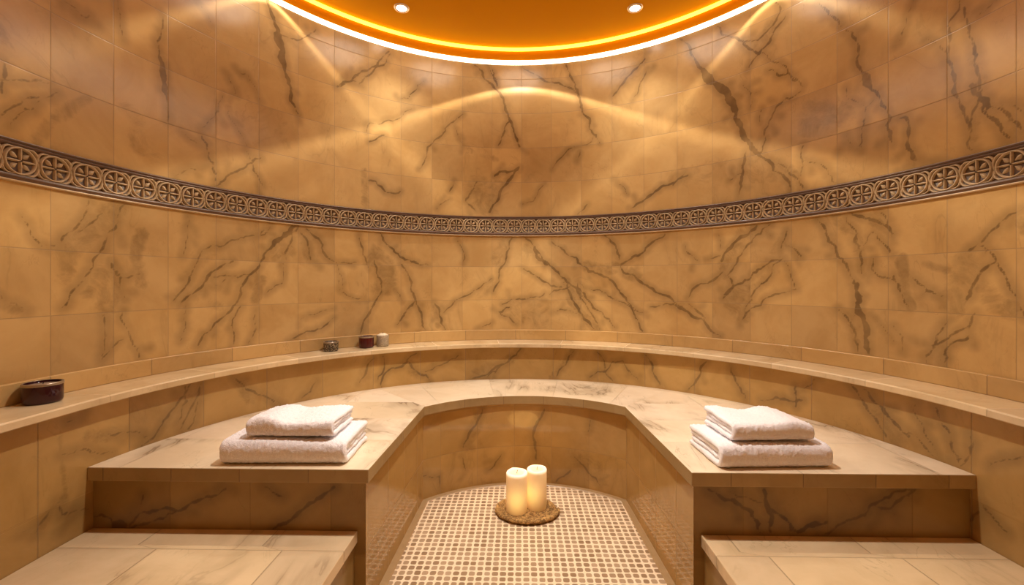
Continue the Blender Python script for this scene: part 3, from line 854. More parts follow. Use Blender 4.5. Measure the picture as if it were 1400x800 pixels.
def spot(name, x, y, z, energy, size, blend, col, r=.03, tilt=None):
    l = bpy.data.lights.new(name, 'SPOT')
    l.energy = energy; l.spot_size = math.radians(size); l.spot_blend = blend
    l.color = col; l.shadow_soft_size = r
    o = bpy.data.objects.new(name, l); o.location = (x, y, z)
    if tilt: o.rotation_euler = tilt
    link(o)
    return o
WARM = (1.0, .93, .82)
for i, (x, y, e) in enumerate([(*DL, 40), (*DR, 40), (-1.15, 0.25, 7), (1.13, 0.25, 7), (-.73, -1.2, 2), (.70, -1.2, 2)]):
    spot('downlight_and_fill', x, y, Z_CEIL - .012, e, 92, 1.0, WARM)
spot('downlight_and_fill', 0.0, 0.25, Z_CEIL - .012, 195, 126, 1.0, WARM, .05)  # added centre fill with no fitting, brightens bench tops and walls

for q in range(-3, 4):  # added fill spots without fittings, to whiten the upper wall
    a = q * PI / 9.6
    l = spot('wall_wash_fill', 1.37 * math.sin(a), 1.37 * math.cos(a), Z_CEIL - .05, 3.0, 176, .25, (1, .95, .84), .11)

def beam_lamp(x, y, z, deg, energy, sharp_out, sharp_in, col):
    """lamp whose reflector throws most of its light to the rim of the cone, as small halogens do."""
    o = spot('added_rim_beam', x, y, z, energy, 2 * (deg + 14), .05, col, .006)
    l = o.data; l.use_nodes = True
    t = l.node_tree
    e = t.nodes['Emission']
    tc = t.nodes.new('ShaderNodeTexCoord'); sp = t.nodes.new('ShaderNodeSeparateXYZ')
    t.links.new(tc.outputs['Normal'], sp.inputs[0])
    def m(op, a, b):
        n = t.nodes.new('ShaderNodeMath'); n.operation = op
        for k, v in enumerate((a, b)):
            if isinstance(v, bpy.types.NodeSocket): t.links.new(v, n.inputs[k])
            elif v is not None: n.inputs[k].default_value = v
        return n.outputs[0]
    def mr(x_, a, b, c, d):
        n = t.nodes.new('ShaderNodeMapRange'); n.interpolation_type = 'SMOOTHSTEP'
        t.links.new(x_, n.inputs[0])
        for k, v in enumerate((a, b, c, d)): n.inputs[k + 1].default_value = v
        return n.outputs[0]
    ang = m('DEGREES', m('ARCCOSINE', m('ABSOLUTE', sp.outputs[2], None), None), None)
    rise = mr(ang, deg - sharp_in, deg, 0.0, 1.0)
    fall = mr(ang, deg, deg + sharp_out, 1.0, 0.0)
    core = mr(ang, deg - 4.0 * sharp_in, deg, 0.0, .22)
    lf = t.nodes.new('ShaderNodeLightFalloff'); lf.inputs['Smooth'].default_value = 0.0
    t.links.new(m('MULTIPLY', m('ADD', m('POWER', rise, 2.0), core), fall), lf.inputs['Strength'])
    t.links.new(lf.outputs['Linear'], e.inputs['Strength'])
    return o
beam_lamp(0.0, 1.30, 2.835, 56, 46, 2.5, 6, (1, .86, .66))  # unseen lamps, added to throw the bright arcs on the wall
beam_lamp(-1.315, .90, 2.835, 45.5, 36, 5.0, 8, (1, .86, .66))
beam_lamp(1.29, .92, 2.835, 45.0, 36, 5.0, 8, (1, .86, .66))

# ------------------------------------------------------------------ ledge round the room
def u_slab(bm, r0, r1, z0, z1, n=260, ch=.003):
    aa = lin(-A_END + .002, A_END - .002, n)
    prof = [(r0 + ch, z0), (r0, z0 + ch), (r0, z1 - ch * 1.6), (r0 + ch * 1.6, z1), ((r0 + r1) / 2, z1), (r1, z1), (r1, z0)]
    rows = [[bm.verts.new((*u_point(r, a), z)) for a in aa] for r, z in prof]
    m = len(prof)
    for k in range(m):
        for i in range(n - 1):
            bm.faces.new((rows[k][i], rows[k][i + 1], rows[(k + 1) % m][i + 1], rows[(k + 1) % m][i]))
    bm.faces.new([rows[k][0] for k in range(m)]); bm.faces.new([rows[k][-1] for k in range(m)][::-1])
    bmesh.ops.recalc_face_normals(bm, faces=bm.faces)

def u_metric(r):
    def f(co, n):
        s = u_s(R, co.x, co.y)
        if abs(n.z) > .6: return (s, math.hypot(co.x, max(co.y, 0)))
        return (s, co.z)
    return f

ledge = thing('marble_ledge', 'curved marble ledge running round the wall behind the bench', 'ledge', (0, 0, 0))
bm = bmesh.new(); u_slab(bm, RS, R - .001, Z_LEDGE - .028, Z_LEDGE)
o = obj('ledge_slab', bm, M_LEDGE, ledge)
set_uvs(o, u_metric(R), lambda co, n: (u_s(R, co.x, co.y) / .47 + .37, .5))
us = lin(-A_END + .002, A_END - .002, 1060); vs = lin(0.0, Z_LEDGE - .028, 92)
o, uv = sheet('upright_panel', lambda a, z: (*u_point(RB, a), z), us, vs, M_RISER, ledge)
sarc = lambda a: (RB * a if abs(a) <= PI / 2 else math.copysign(RB * PI / 2 + (abs(a) - PI / 2) * R, a))
grid_uv(o, uv, lambda a, z: (sarc(a), z), lambda a, z: (sarc(a) / .30 + .28, (z - .425) / .32 + (5 if z > .425 else 0)))
vein_attrs(o, [(sarc(a), z) for a, z in uv], 'riser')
so = o.modifiers.new('thickness', 'SOLIDIFY'); so.thickness = 0.03; so.offset = -1.0; so.use_rim = False

bm = bmesh.new(); u_slab(bm, R - .012, R - .0005, Z_LEDGE + .0005, Z_UP, ch=.002)
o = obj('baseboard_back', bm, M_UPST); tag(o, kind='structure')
set_uvs(o, u_metric(R), lambda co, n: (u_s(R, co.x, co.y) / .36 + .12, .5))

# ------------------------------------------------------------------ bench: plan of its inner (recess) edge
def arc3(p0, pm, p1, n):
    ax, ay = p0; bx, by = pm; cx_, cy_ = p1
    d = 2 * (ax * (by - cy_) + bx * (cy_ - ay) + cx_ * (ay - by))
    ux = ((ax * ax + ay * ay) * (by - cy_) + (bx * bx + by * by) * (cy_ - ay) + (cx_ * cx_ + cy_ * cy_) * (ay - by)) / d
    uy = ((ax * ax + ay * ay) * (cx_ - bx) + (bx * bx + by * by) * (ax - cx_) + (cx_ * cx_ + cy_ * cy_) * (bx - ax)) / d
    r = math.hypot(ax - ux, ay - uy)
    t0 = math.atan2(ax - ux, ay - uy); t1 = math.atan2(cx_ - ux, cy_ - uy)
    return [(ux + r * math.sin(t), uy + r * math.cos(t)) for t in lin(t0, t1, n)]

BASE = dict(L0=(-.556, YF), L1=(-.531, .905), M=(.014, 1.120), R1=(.560, .925), R0=(.597, YF))
LIP = dict(L0=(-.540, YF - .02), L1=(-.517, .872), M=(.014, 1.104), R1=(.546, .892), R0=(.583, YF - .02))
def inner_path(d, n1=26, n2=60):
    a = [(d['L0'][0] + (d['L1'][0] - d['L0'][0]) * t, d['L0'][1] + (d['L1'][1] - d['L0'][1]) * t) for t in lin(0, 1, n1)]
    b = arc3(d['L1'], d['M'], d['R1'], n2)
    c = [(d['R1'][0] + (d['R0'][0] - d['R1'][0]) * t, d['R1'][1] + (d['R0'][1] - d['R1'][1]) * t) for t in lin(0, 1, n1)]
    return a[:-1] + b + c[1:]

bench = thing('marble_bench', 'horseshoe marble bench with a recess in the middle, two towel piles on it', 'bench', (0, 0, 0))
def bench_slab():
    bm = bmesh.new()
    n1, n2 = 26, 60
    inn = inner_path(LIP, n1, n2)
    n = len(inn)
    yb = YF - .02
    th0 = math.atan2(-math.sqrt(RB ** 2 - yb ** 2), yb)
    ob = .62                       # angle opposite the recess corners
    out = []
    for i in range(n):
        if i < n1 - 1: a = th0 + (-ob - th0) * (i / (n1 - 1))
        elif i < n1 - 1 + n2: a = -ob + 2 * ob * ((i - n1 + 1) / (n2 - 1))
        else: a = ob + (-th0 - ob) * ((i - n1 - n2 + 2) / (n1 - 1))
        out.append((RB * math.sin(a), RB * math.cos(a)))
    out[0] = (-math.sqrt(RB ** 2 - yb ** 2), yb); out[-1] = (math.sqrt(RB ** 2 - yb ** 2), yb)
    m = 9; zt = Z_BENCH; zb = Z_BENCH - .049
    def grid(z):
        g = []
        for p, q in zip(inn, out):
            g.append([bm.verts.new((p[0] + (q[0] - p[0]) * t, p[1] + (q[1] - p[1]) * t, z)) for t in lin(0, 1, m)])
        return g
    T, B = grid(zt), grid(zb)
    reg = bm.faces.layers.int.new('reg')
    for i in range(n - 1):
        for j in range(m - 1):
            f = bm.faces.new((T[i][j], T[i + 1][j], T[i + 1][j + 1], T[i][j + 1]))
            f[reg] = 1 if n1 - 1 <= i < n1 - 2 + n2 else 0
            bm.faces.new((B[i][j], B[i][j + 1], B[i + 1][j + 1], B[i + 1][j]))
        bm.faces.new((T[i][0], B[i][0], B[i + 1][0], T[i + 1][0]))
        bm.faces.new((T[i][-1], T[i + 1][-1], B[i + 1][-1], B[i][-1]))
    for e in (0, n - 1):
        for j in range(m - 1):
            bm.faces.new((T[e][j], T[e][j + 1], B[e][j + 1], B[e][j]))
    bmesh.ops.recalc_face_normals(bm, faces=bm.faces)
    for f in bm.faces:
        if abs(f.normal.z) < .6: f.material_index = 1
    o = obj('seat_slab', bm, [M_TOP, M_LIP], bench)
    regs = [d.value for d in o.data.attributes['reg'].data]
    def tile(co, nn, pi):
        x, y = co.x, co.y
        if abs(nn.z) > .6:
            th = math.atan2(x - .01, y)
            if regs[pi]: return (th / .304 + .5, .45)
            s = 1 if x > 0 else -1
            return (10 * s + (abs(x) - .49) / .47, (y - .1) / .285)
        if abs(nn.y) > .9 and y < .2: return (x / .245 + .07, .5)
        if abs(x) > .5: return (y / .5, .5)
        return (math.atan2(x - .01, y) / .21 + .5, .5)
    def metric(co, nn):
        if abs(nn.z) > .6: return (co.x, co.y)
        return (co.x + co.y, co.z)
    set_uvs(o, metric, tile)
    bv = o.modifiers.new('edge', 'BEVEL'); bv.width = .003; bv.segments = 2; bv.limit_method = 'ANGLE'; bv.angle_limit = math.radians(50)
bench_slab()

def bench_panels():
    zb = Z_BENCH - .049
    # two flat fronts
    for nm, x0, x1 in (('front_panel', -math.sqrt(RB ** 2 - YF ** 2) + .001, BASE['L0'][0]), ('front_panel', BASE['R0'][0], math.sqrt(RB ** 2 - YF ** 2) - .001)):
        us = lin(x0, x1, int((x1 - x0) / .006)); vs = lin(0, zb, 76)
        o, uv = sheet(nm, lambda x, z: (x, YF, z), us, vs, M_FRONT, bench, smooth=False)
        grid_uv(o, uv, lambda x, z: (x, z), lambda x, z: (x / .29 + .35, (z - .2) / .30 + (4 if z > .2 else 0)))
        vein_attrs(o, uv, 'front')
        so = o.modifiers.new('thickness', 'SOLIDIFY'); so.thickness = 0.02; so.offset = -1.0
    # curved and straight inside of the recess
    path = inner_path(BASE, 60, 180)
    L = [0.0]
    for a, b in zip(path[:-1], path[1:]): L.append(L[-1] + math.hypot(b[0] - a[0], b[1] - a[1]))
    mid = L[-1] / 2
    us = list(range(len(path))); vs = lin(0, zb, 66)
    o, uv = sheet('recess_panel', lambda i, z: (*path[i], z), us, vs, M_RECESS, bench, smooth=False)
    grid_uv(o, uv, lambda i, z: (L[i] - mid, z), lambda i, z: ((L[i] - mid) / .218 + .30, (z - .215) / .235 + 3))
    # veins on the curved part are given by angle about the arc's centre
    sz = []
    for i, z in uv:
        x, y = path[i]
        sz.append((.757 * math.atan2(x - .014, y - .363), z) if y > .9 else (9, z))
    vein_attrs(o, sz, 'recess')
    so = o.modifiers.new('thickness', 'SOLIDIFY'); so.thickness = 0.02; so.offset = -1.0
bench_panels()

# ------------------------------------------------------------------ steps before the bench
def step(side, label):
    t = thing('marble_step', label, 'step', (0, 0, 0), 0, 'steps in front of the bench')
    xi = -.585 if side < 0 else .622
    yb = YF - .001; yf = -.43
    def outer(y):
        return side * (math.sqrt(RB ** 2 - y * y) if y > 0 else RB) - side * .0015
    bm = bmesh.new()
    ys = lin(yb, yf, 24)
    zt, zb = Z_STEP, Z_STEP - .042
    rows = []
    for y in ys:
        row = []
        for u in lin(0, 1, 7):
            x = xi + (outer(y) - xi) * u
            row.append((bm.verts.new((x, y, zt)), bm.verts.new((x, y, zb))))
        rows.append(row)
    n, m = len(ys), 7
    for i in range(n - 1):
        for j in range(m - 1):
            bm.faces.new([rows[i][j][0], rows[i + 1][j][0], rows[i + 1][j + 1][0], rows[i][j + 1][0]])
            bm.faces.new([rows[i][j][1], rows[i][j + 1][1], rows[i + 1][j + 1][1], rows[i + 1][j][1]])
        for j in (0, m - 1):
            bm.faces.new([rows[i][j][0], rows[i][j][1], rows[i + 1][j][1], rows[i + 1][j][0]])
    for i in (0, n - 1):
        for j in range(m - 1):
            bm.faces.new([rows[i][j][0], rows[i][j + 1][0], rows[i][j + 1][1], rows[i][j][1]])
    bmesh.ops.recalc_face_normals(bm, faces=bm.faces)
    o = obj('tread_slab', bm, M_STEP, t)
    def tile(co, nn):
        if abs(nn.z) > .6:
            row = math.floor((co.y + .0) / .24 + 1e-6 * 0)
            v = (co.y - .002) / .24
            return (co.x / .42 + (.19 if co.y > .002 else .0) + .12 * side, v)
        if abs(nn.x) > .6: return (co.y / .4, .5)
        return (co.x / .3, .5)
    set_uvs(o, lambda co, nn: (co.x, co.y) if abs(nn.z) > .6 else (co.x + co.y, co.z), tile)
    bv = o.modifiers.new('edge', 'BEVEL'); bv.width = .003; bv.segments = 2; bv.limit_method = 'ANGLE'; bv.angle_limit = math.radians(50)
    # upright faces of the step: side towards the recess and the front
    xs = xi - side * -.012
    us = lin(0, 1, 20); vs = lin(0, zb, 8)
    L1 = yb - yf - .012; L2 = abs(outer(yf) - xs)
    def fn(u, z):
        d = u * (L1 + L2)
        if d <= L1: return (xs, yb - d, z)
        return (xs + side * (d - L1), yf + .012, z)
    us = [i / 24 * L1 / (L1 + L2) for i in range(25)] + [(L1 + i / 24 * L2) / (L1 + L2) for i in range(1, 25)]
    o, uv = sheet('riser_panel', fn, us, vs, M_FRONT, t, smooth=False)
    grid_uv(o, uv, lambda u, z: (u * (L1 + L2), z), lambda u, z: (u * (L1 + L2) / .3 + .2, z / .3))
    at = o.data.attributes.new('vd', 'FLOAT', 'POINT'); at.data.foreach_set('value', [.5] * len(o.data.vertices))
    so = o.modifiers.new('thickness', 'SOLIDIFY'); so.thickness = 0.015; so.offset = -1.0 if side > 0 else 1.0
step(-1, 'low marble step in front of the left half of the bench')
step(1, 'low marble step in front of the right half of the bench')

# ------------------------------------------------------------------ mosaic floor
def mosaic():
    k = N('floor_mosaic')
    co = k.node('ShaderNodeTexCoord').outputs['Object']
    pitch = 0.0313
    wob = k.vmath('SCALE', k.vmath('SUBTRACT', k.node('ShaderNodeTexNoise', {'Vector': co, 'Scale': 22.0, 'Detail': 2.0}).outputs['Color'], (.5, .5, .5)), scale=0.16)
    u = k.vmath('ADD', k.vmath('SCALE', co, scale=1 / pitch), wob)
    cell = k.vmath('FLOOR', u)
    f = k.vmath('ABSOLUTE', k.vmath('SUBTRACT', k.vmath('FRACTION', u), (.5, .5, .5)))
    fx, fy, _ = k.sep(f)
    d = k.math('POWER', k.math('ADD', k.math('POWER', fx, 3.6), k.math('POWER', fy, 3.6)), 1 / 3.6)
    wn = k.node('ShaderNodeTexWhiteNoise', noise_dimensions='2D'); k.put(wn.inputs['Vector'], cell)
    lim = k.math('MULTIPLY_ADD', wn.outputs['Value'], 0.05, 0.350)
    stone = k.step(k.math('SUBTRACT', d, lim), -0.035, 0.045, 1.0, 0.0)
    wn3 = k.node('ShaderNodeTexWhiteNoise', noise_dimensions='2D'); k.put(wn3.inputs['Vector'], k.vmath('ADD', cell, (7.3, 2.1, 0)))
    c = k.mix(wn3.outputs['Value'], (0.34, 0.215, 0.115, 1), (0.58, 0.41, 0.26, 1))
    c = k.mix(k.math('MULTIPLY', k.noise(co, 160.0, 3), 0.4), c, (0.16, 0.09, 0.04, 1))
    g = k.mix(k.noise(co, 40.0, 3), (0.88, 0.68, 0.46, 1), (0.95, 0.80, 0.60, 1))
    k.put(k.b.inputs['Base Color'], k.mix(stone, g, c))
    k.b.inputs['Roughness'].default_value = 0.38
    k.bump(stone, 0.35, 0.002)
    return k.m
M_MOSAIC = mosaic()
bm = bmesh.new()
n = 90
pts = [u_point(R + .02, a) for a in lin(-A_END, A_END, n)]
top = [bm.verts.new((x, y, 0)) for x, y in pts]; bot = [bm.verts.new((x, y, -.05)) for x, y in pts]
bm.faces.new(top[::-1]); bm.faces.new(bot)
for i in range(n):
    j = (i + 1) % n
    bm.faces.new((top[i], top[j], bot[j], bot[i]))
bmesh.ops.recalc_face_normals(bm, faces=bm.faces)
tag(obj('floor', bm, M_MOSAIC), kind='structure')

# plain border strip between mosaic and the recess upright
M_BORDER = plain('border_strip', (0.40, 0.26, 0.13), .35, 0, .2, 25)
def border():
    bm = bmesh.new()
    p = inner_path(BASE, 20, 50)
    p = [(-.590, -.9)] + [(-.575, -.3)] + p + [(.615, -.3)] + [(.63, -.9)]
    nn = len(p); rows = []
    for i, (x, y) in enumerate(p):
        a, b = p[max(i - 1, 0)], p[min(i + 1, nn - 1)]
        dx, dy = b[0] - a[0], b[1] - a[1]; l = math.hypot(dx, dy)
        nx, ny = dy / l, -dx / l
        w = .030
        rows.append([bm.verts.new((x + nx * q, y + ny * q, z)) for q, z in ((-.002, .004), (w - .004, .004), (w, .0005), (w, -.002), (-.002, -.002))])
    for a, b in zip(rows[:-1], rows[1:]):
        for q in range(5):
            bm.faces.new((a[q], b[q], b[(q + 1) % 5], a[(q + 1) % 5]))
    bm.faces.new(rows[0]); bm.faces.new(rows[-1][::-1])
    bmesh.ops.recalc_face_normals(bm, faces=bm.faces)
    tag(obj('trim_3', bm, M_BORDER), kind='structure')
border()

# ------------------------------------------------------------------ towels
def terry():
    k = N('white_terry')
    co = k.node('ShaderNodeTexCoord').outputs['Object']
    n = k.noise(co, 130.0, 4, 0.75)
    n2 = k.noise(co, 420.0, 2, 0.6)
    c = k.mix(k.step(n, .3, .7), (0.93, 0.87, 0.92, 1), (1.0, 0.97, 1.0, 1))
    k.put(k.b.inputs['Base Color'], c)
    k.b.inputs['Roughness'].default_value = 0.95
    k.b.inputs['Specular IOR Level'].default_value = 0.1
    k.b.inputs['Sheen Weight'].default_value = 0.4
    k.bump(k.math('ADD', n, k.math('MULTIPLY', n2, .6)), 0.7, 0.005)
    return k.m
M_TERRY = terry()

def fold(bm, W, D, h0, h1, th, yfront, seed, sag):
    """one sheet of cloth, thickness th, folded once at the front: lower run at h0, upper at h1."""
    r = (h1 - h0) / 2; run = D - yfront - r
    L = 2 * run + PI * r
    def path(p):
        if p < run: return (D - p, h0, 0.0, -1.0)
        if p < run + PI * r:
            def q_(a):
                return (yfront + r - r * max(math.sin(a), 0) ** .62, (h0 + h1) / 2 - r * math.copysign(abs(math.cos(a)) ** .8, math.cos(a)))
            a = (p - run) / r
            (ya, za), (yb_, zb_) = q_(max(a - .06, 0)), q_(min(a + .06, PI))
            l = math.hypot(yb_ - ya, zb_ - za)
            y, z = q_(a)
            return (y, z, -(zb_ - za) / l, (yb_ - ya) / l)
        q = p - run - PI * r
        return (yfront + r + q, h1, 0.0, 1.0)
    np_, nx = max(60, int(L / .0045)), int(W / .0045)
    edge = th * .5
    def prof(d):
        d = max(0.0, min(d, edge)) / edge
        return math.sqrt(max(0.0, 1 - (1 - d) ** 2))
    grid = {}
    for side in (1, -1):
        for i in range(np_ + 1):
            p = L * i / np_
            y, z, ny, nz = path(p)
            for j in range(nx + 1):
                x = W * j / nx
                d = min(p, L - p, x, W - x)
                if d < 1e-9 and side == -1:
                    grid[(side, i, j)] = grid[(1, i, j)]; continue
                t = th / 2 * prof(d)
                f1 = mnoise.noise(Vector((x * 14 + seed, p * 14, side)))
                f2 = mnoise.noise(Vector((x * 120 + seed, p * 120, side * 3)))
                f3 = mnoise.noise(Vector((x * 330, p * 330 + seed, side * 5)))
                t2 = t * (1 + .10 * f1) + (.0030 * f2 + .0018 * f3 if d > 1e-9 else 0)
                yy = y + ny * t2 * side; zz = z + nz * t2 * side
                zz += sag(x / W, yy / D) * max(0.0, zz) 
                xx = x - W / 2 + .003 * mnoise.noise(Vector((p * 9, seed, x * 5))) + (.006 * mnoise.noise(Vector((p * 16 + seed, 3.3, 0))) if (x < .01 or x > W - .01) else 0)
                grid[(side, i, j)] = bm.verts.new((xx, yy, max(zz, 0.0004)))
    for side in (1, -1):
        for i in range(np_):
            for j in range(nx):
                q = [grid[(side, i, j)], grid[(side, i + 1, j)], grid[(side, i + 1, j + 1)], grid[(side, i, j + 1)]]
                if side == -1: q.reverse()
                try: f = bm.faces.new(q); f.smooth = True
                except ValueError: pass

def towel(name, label, loc, rz, W, D, H, seed, sag):
    t = thing(name, label, 'towel', loc, rz, 'folded white towels on the bench')
    bm = bmesh.new()
    th = H / 4 * 1.08
    fold(bm, W, D, th / 2, H - th / 2, th, th / 2, seed, sag)
    obj('outer_layer', bm, M_TERRY, t)
    bm = bmesh.new()
    thi = (H - 2 * th) / 2 * .88
    fold(bm, W - .012, D - .004, th + thi / 2 + .001, H - th - thi / 2 - .001, thi, th + thi / 2 + .002, seed + 7, sag)
    obj('inner_layer', bm, M_TERRY, t)
    return t

flat = lambda u, v: .03 * math.sin(u * 5 + v * 3)
wavy = lambda u, v: .22 * math.exp(-((u - .22) / .16) ** 2) - .10 * math.exp(-((u - .45) / .13) ** 2) + .16 * math.exp(-((u - .9) / .2) ** 2) * v + .05 * math.sin(u * 7 + v * 4)
wavy2 = lambda u, v: .20 * math.exp(-((u - .08) / .2) ** 2) * v - .10 * math.exp(-((u - .5) / .14) ** 2) * v + .14 * math.exp(-((u - .75) / .14) ** 2) - .1 * math.exp(-((u - 1.0) / .12) ** 2)
towel('folded_towel', 'large folded white towel on the left of the bench, under a smaller one', (-.862, .124, Z_BENCH + .0005), .025, .455, .245, .085, 1.0, flat)
towel('folded_towel', 'small folded white towel lying on top of the left pile', (-.848, .148, Z_BENCH + .0925), .01, .322, .20, .058, 2.0, wavy)
towel('folded_towel', 'large folded white towel on the right of the bench, under a smaller one', (.892, .128, Z_BENCH + .0005), .05, .405, .25, .082, 3.0, flat)
towel('folded_towel', 'small folded white towel lying on top of the right pile', (.893, .150, Z_BENCH + .0895), .06, .30, .21, .062, 4.0, wavy2)

# ------------------------------------------------------------------ woven mat and candles on the floor
def fibre():
    k = N('woven_seagrass')
    co = k.node('ShaderNodeTexCoord').outputs['Object']
    n = k.noise(co, 48.0, 5, .75, 1.5)
    n2 = k.noise(co, 220.0, 3, .6)
    c = k.mix(k.step(n, .40, .62), (0.13, 0.05, 0.010, 1), (0.75, 0.44, 0.15, 1))
    k.put(k.b.inputs['Base Color'], k.mix(k.math('MULTIPLY', n2, .5), c, (0.62, 0.38, 0.13, 1)))
    k.b.inputs['Roughness'].default_value = .85
    k.bump(k.math('ADD', n, n2), .9, .006)
    return k.m
M_FIBRE = fibre()
mat_c = (.024, .800)
def woven_mat():
    bm = bmesh.new()
    rx, ry = .170, .134
    rr = .0095
    turns = 9; npt = turns * 64
    pts = []
    for i in range(npt + 1):
        t = i / npt
        q = .06 + .94 * t
        a = 2 * PI * turns * t
        k_ = q * (1 - rr / rx)
        pts.append((rx * k_ * math.cos(a), ry * k_ * math.sin(a), rr * 1.0 + .0045 * max(0, (q - .82) / .18)))
    rad = lambda i: rr * (1 + .13 * math.sin(i * 1.35) + .08 * mnoise.noise(Vector((i * .3, 1, 2))))
    tube(bm, pts, rad, 8)
    for v in bm.verts:
        v.co += Vector((mnoise.noise(v.co * 130), mnoise.noise(v.co * 130 + Vector((9, 0, 0))), mnoise.noise(v.co * 130 + Vector((0, 7, 0))))) * .0022
    zmin = min(v.co.z for v in bm.verts)
    for v in bm.verts: v.co.z -= zmin - .0004
    # flat backing that closes the gaps of the coil
    lathe(bm, [(0, .003), (.9, .003), (.9, .010), (0, .010)], 48)
    for v in list(bm.verts)[-(48 * 2 + 2):]:
        v.co.x *= rx * .95; v.co.y *= ry * .95
    o = obj('woven_mat', bm, M_FIBRE, None, True)
    o.location = (mat_c[0], mat_c[1], 0)
    tag(o, 'oval woven brown mat under two candles on the mosaic floor', 'mat')
woven_mat()

def wax(name, h, hot):
    k = N(name)
    co = k.node('ShaderNodeTexCoord').outputs['Object']
    x, y, z = k.sep(co)
    u = k.math('DIVIDE', z, h)
    # light of the burning wick inside: a warm pool low in the body, the translucent top bright
    dx = k.math('SUBTRACT', x, hot[0]); dz = k.math('SUBTRACT', z, hot[1]); dy = k.math('SUBTRACT', y, -.05)
    dist = k.vmath('LENGTH', k.comb(dx, k.math('MULTIPLY', dy, .6), k.math('MULTIPLY', dz, .85)))
    pool = k.step(dist, 0.0, 0.085, 1.0, 0.0)
    top = k.step(u, .90, 1.0)
    n = k.noise(co, 30.0, 3)
    k.put(k.b.inputs['Base Color'], k.mix(n, (0.72, 0.52, 0.30, 1), (0.78, 0.60, 0.36, 1)))
    k.b.inputs['Roughness'].default_value = .4
    k.b.inputs['Subsurface Weight'].default_value = .25
    k.b.inputs['Subsurface Radius'].default_value = (.03, .015, .006)
    col = k.mix(top, k.mix(pool, (1.0, .52, .17, 1), (1.0, .66, .18, 1)), (1.0, .90, .70, 1))
    k.put(k.b.inputs['Emission Color'], col)
    e = k.math('ADD', k.math('MULTIPLY_ADD', pool, .62, .14), k.math('MULTIPLY', top, .55))
    e = k.math('ADD', e, k.math('MULTIPLY', k.step(u, .1, .9), .12))
    k.put(k.b.inputs['Emission Strength'], e)
    return k.m

def candle(label, x, y, r, h, hot, seed):
    t = thing('pillar_candle', label, 'candle', (x, y, .0205), 0, 'pillar candles on the mat')
    bm = bmesh.new()
    wob = lambda a, k: (.003 * mnoise.noise(Vector((math.cos(a) * 1.3 + seed, math.sin(a) * 1.3, 0))) if k in (4, 5, 6) else 0)
    lathe(bm, [(0, 0), (r - .003, 0), (r, .004), (r, h * .5), (r, h - .006), (r - .003, h - .001), (r - .008, h - .001), (r * .55, h - .007), (0.0, h - .009)], 56, wob=wob)
    bmesh.ops.recalc_face_normals(bm, faces=bm.faces)
    obj('wax_body', bm, wax('candle_wax', h, hot), t, True)
    bm = bmesh.new()
    tube(bm, [(0, 0, h - .012), (.0008, 0, h - .004), (.002, .0005, h + .003), (.004, .001, h + .008)], .0013, 8)
    obj('wick', bm, M_BLACK, t, True)
candle('thick lit pillar candle, left and nearer of the pair on the woven mat', -.026, .772, .0535, .197, (.0, .072), 1.0)
candle('slightly slimmer lit pillar candle, right and farther of the pair on the woven mat', .076, .808, .0505, .200, (-.03, .082), 5.0)
l = bpy.data.lights.new('candle_glow', 'POINT'); l.energy = 0.45; l.color = (1, .55, .14); l.shadow_soft_size = .05
o = bpy.data.objects.new('candle_glow', l); o.location = (.02, .90, .30); link(o)

# ------------------------------------------------------------------ tealight holders on the ledge
def glassy(name, col, rough, trans, mottled=None):
    k = N(name)
    co = k.node('ShaderNodeTexCoord').outputs['Object']
    n = k.noise(co, 60.0, 3, .6)
    a = tuple(c * .85 for c in col) + (1,)
    base = k.mix(n, a, tuple(col) + (1,))
    if mottled:
        v = k.node('ShaderNodeTexVoronoi', {'Vector': co, 'Scale': 130.0})
        base = k.mix(k.step(v.outputs['Distance'], .2, .6), base, tuple(mottled) + (1,))
        k.bump(v.outputs['Distance'], .5, .002)
    k.put(k.b.inputs['Base Color'], base)
    k.b.inputs['Roughness'].default_value = rough
    k.b.inputs['Transmission Weight'].default_value = trans
    return k.m
M_RED = glassy('dark_red_glass', (.085, .006, .008), .12, .15)
M_PLUM = glassy('plum_glass', (.045, .006, .012), .10, .10)
M_SILVER = glassy('mottled_silver_glass', (.40, .30, .18), .25, .1, (.07, .05, .035))
M_FROST = glassy('frosted_clear_glass', (.80, .66, .48), .35, .35, (.5, .40, .28))
M_WAX = plain('pale_wax', (.82, .70, .52), .5, 0, .06)
M_DWAX = plain('dusky_wax', (.34, .24, .17), .5, 0, .1)
M_RIM = plain('tarnished_rim', (.40, .33, .25), .3, .7, .2)

def on_ledge(px_ratio, r):
    """point of the ledge along a bearing from the viewer, r from the room's centre."""
    yaw = -.02; cx_, cy_ = -.0071, -1.3908
    c, s = math.cos(yaw), math.sin(yaw)
    dx = c * px_ratio + s; dy = -s * px_ratio + c
    a = dx * dx + dy * dy; b = 2 * (cx_ * dx + cy_ * dy); q = cx_ * cx_ + cy_ * cy_ - r * r
    t = (-b + math.sqrt(b * b - 4 * a * q)) / (2 * a)
    return cx_ + dx * t, cy_ + dy * t

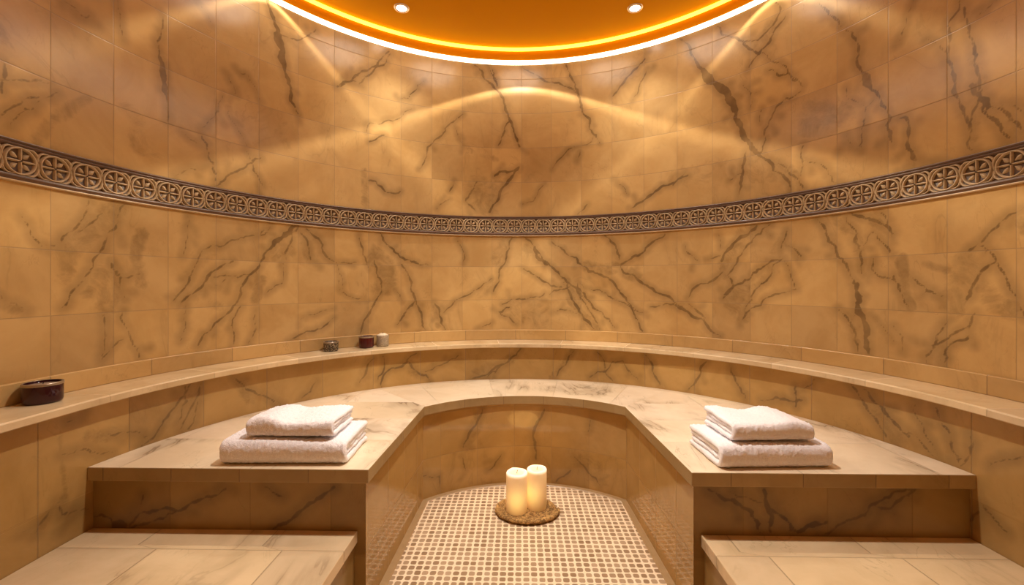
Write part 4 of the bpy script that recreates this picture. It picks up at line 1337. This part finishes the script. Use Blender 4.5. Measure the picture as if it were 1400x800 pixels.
def holder(name, label, x, y, r, h, glass, waxm, rim=None, fill=.8, flare=0.0, dome=0.0):
    t = thing(name, label, 'candle holder', (x, y, Z_LEDGE + .0006), 0, 'candle holders on the ledge')
    bm = bmesh.new()
    w = .0035
    lathe(bm, [(0, 0), (r * .88, 0), (r * .96, .003), (r, .010), (r + flare, h - .004), (r + flare - .001, h), (r + flare - w, h), (r - w, .012), (r * .8, .007), (0, .006)], 48)
    bmesh.ops.recalc_face_normals(bm, faces=bm.faces)
    obj('glass_cup', bm, glass, t, True)
    bm = bmesh.new()
    zt = h * fill
    ri = r + flare * fill - w - .0006
    lathe(bm, [(0, .0075), (r * .78, .0085), (r - w - .0008, .014), (ri, zt - .002), (ri - .003, zt + dome * .3), (ri * .5, zt + dome - .001), (0, zt + dome - .002)], 40)
    bmesh.ops.recalc_face_normals(bm, faces=bm.faces)
    obj('wax_fill', bm, waxm, t, True)
    bm = bmesh.new()
    tube(bm, [(0, 0, zt + dome - .004), (.0006, 0, zt + dome + .003), (.002, 0, zt + dome + .007)], .0011, 6)
    obj('wick', bm, M_BLACK, t, True)
    if rim:
        bm = bmesh.new()
        lathe(bm, [(r + flare + .0008, h - .007), (r + flare + .0015, h - .001), (r + flare, h + .002), (r + flare - w - .001, h + .002), (r + flare - w - .001, h + .0005), (r + flare + .0003, h + .0005), (r + flare + .0003, h - .007)], 48)
        bmesh.ops.recalc_face_normals(bm, faces=bm.faces)
        o = obj('rim', bm, rim, t, True); o['label'] = 'pale metallic rim'
    return t
x, y = on_ledge(-1.094, 1.628)
holder('candle_holder', 'wide low dark plum glass candle holder alone at the far left of the ledge', x, y, .050, .066, M_PLUM, M_DWAX, M_RIM, .9)
x, y = on_ledge(-.4222, 1.620)
holder('candle_holder', 'small mottled silvery grey candle holder on the ledge, leftmost of the row of three', x, y, .042, .056, M_SILVER, M_DWAX, M_RIM, .82)
x, y = on_ledge(-.3395, 1.620)
holder('candle_holder', 'small dark red glass candle holder, middle of the row of three on the ledge', x, y, .0455, .070, M_RED, M_DWAX, M_RIM, .9)
x, y = on_ledge(-.3015, 1.622)
holder('candle_holder', 'pale frosted candle holder with white wax on the ledge, rightmost of three', x, y, .038, .072, M_FROST, M_WAX, None, .98, 0.0, .013)

# ------------------------------------------------------------------ camera, air, colour
cam = bpy.data.cameras.new('camera')
cam.sensor_width = 36; cam.sensor_fit = 'HORIZONTAL'
cam.lens = 36 * 586.3 / 1400
cam.shift_y = -12 / 1400
cam.clip_start = .02
co = bpy.data.objects.new('camera', cam)
co.location = (-.0071, -1.3908, ZC)
co.rotation_euler = (PI / 2, .0, .02)
link(co)
S.camera = co

w = bpy.data.worlds.new('world'); S.world = w; w.use_nodes = True
bg = w.node_tree.nodes['Background']; bg.inputs[0].default_value = (1, .7, .4, 1); bg.inputs[1].default_value = .02
S.view_settings.view_transform = 'Standard'
S.view_settings.look = 'None'
S.view_settings.exposure = 0.06
S.cycles.max_bounces = 8
S.cycles.diffuse_bounces = 5
S.cycles.caustics_reflective = False
S.cycles.caustics_refractive = False
S.cycles.sample_clamp_indirect = 4.0
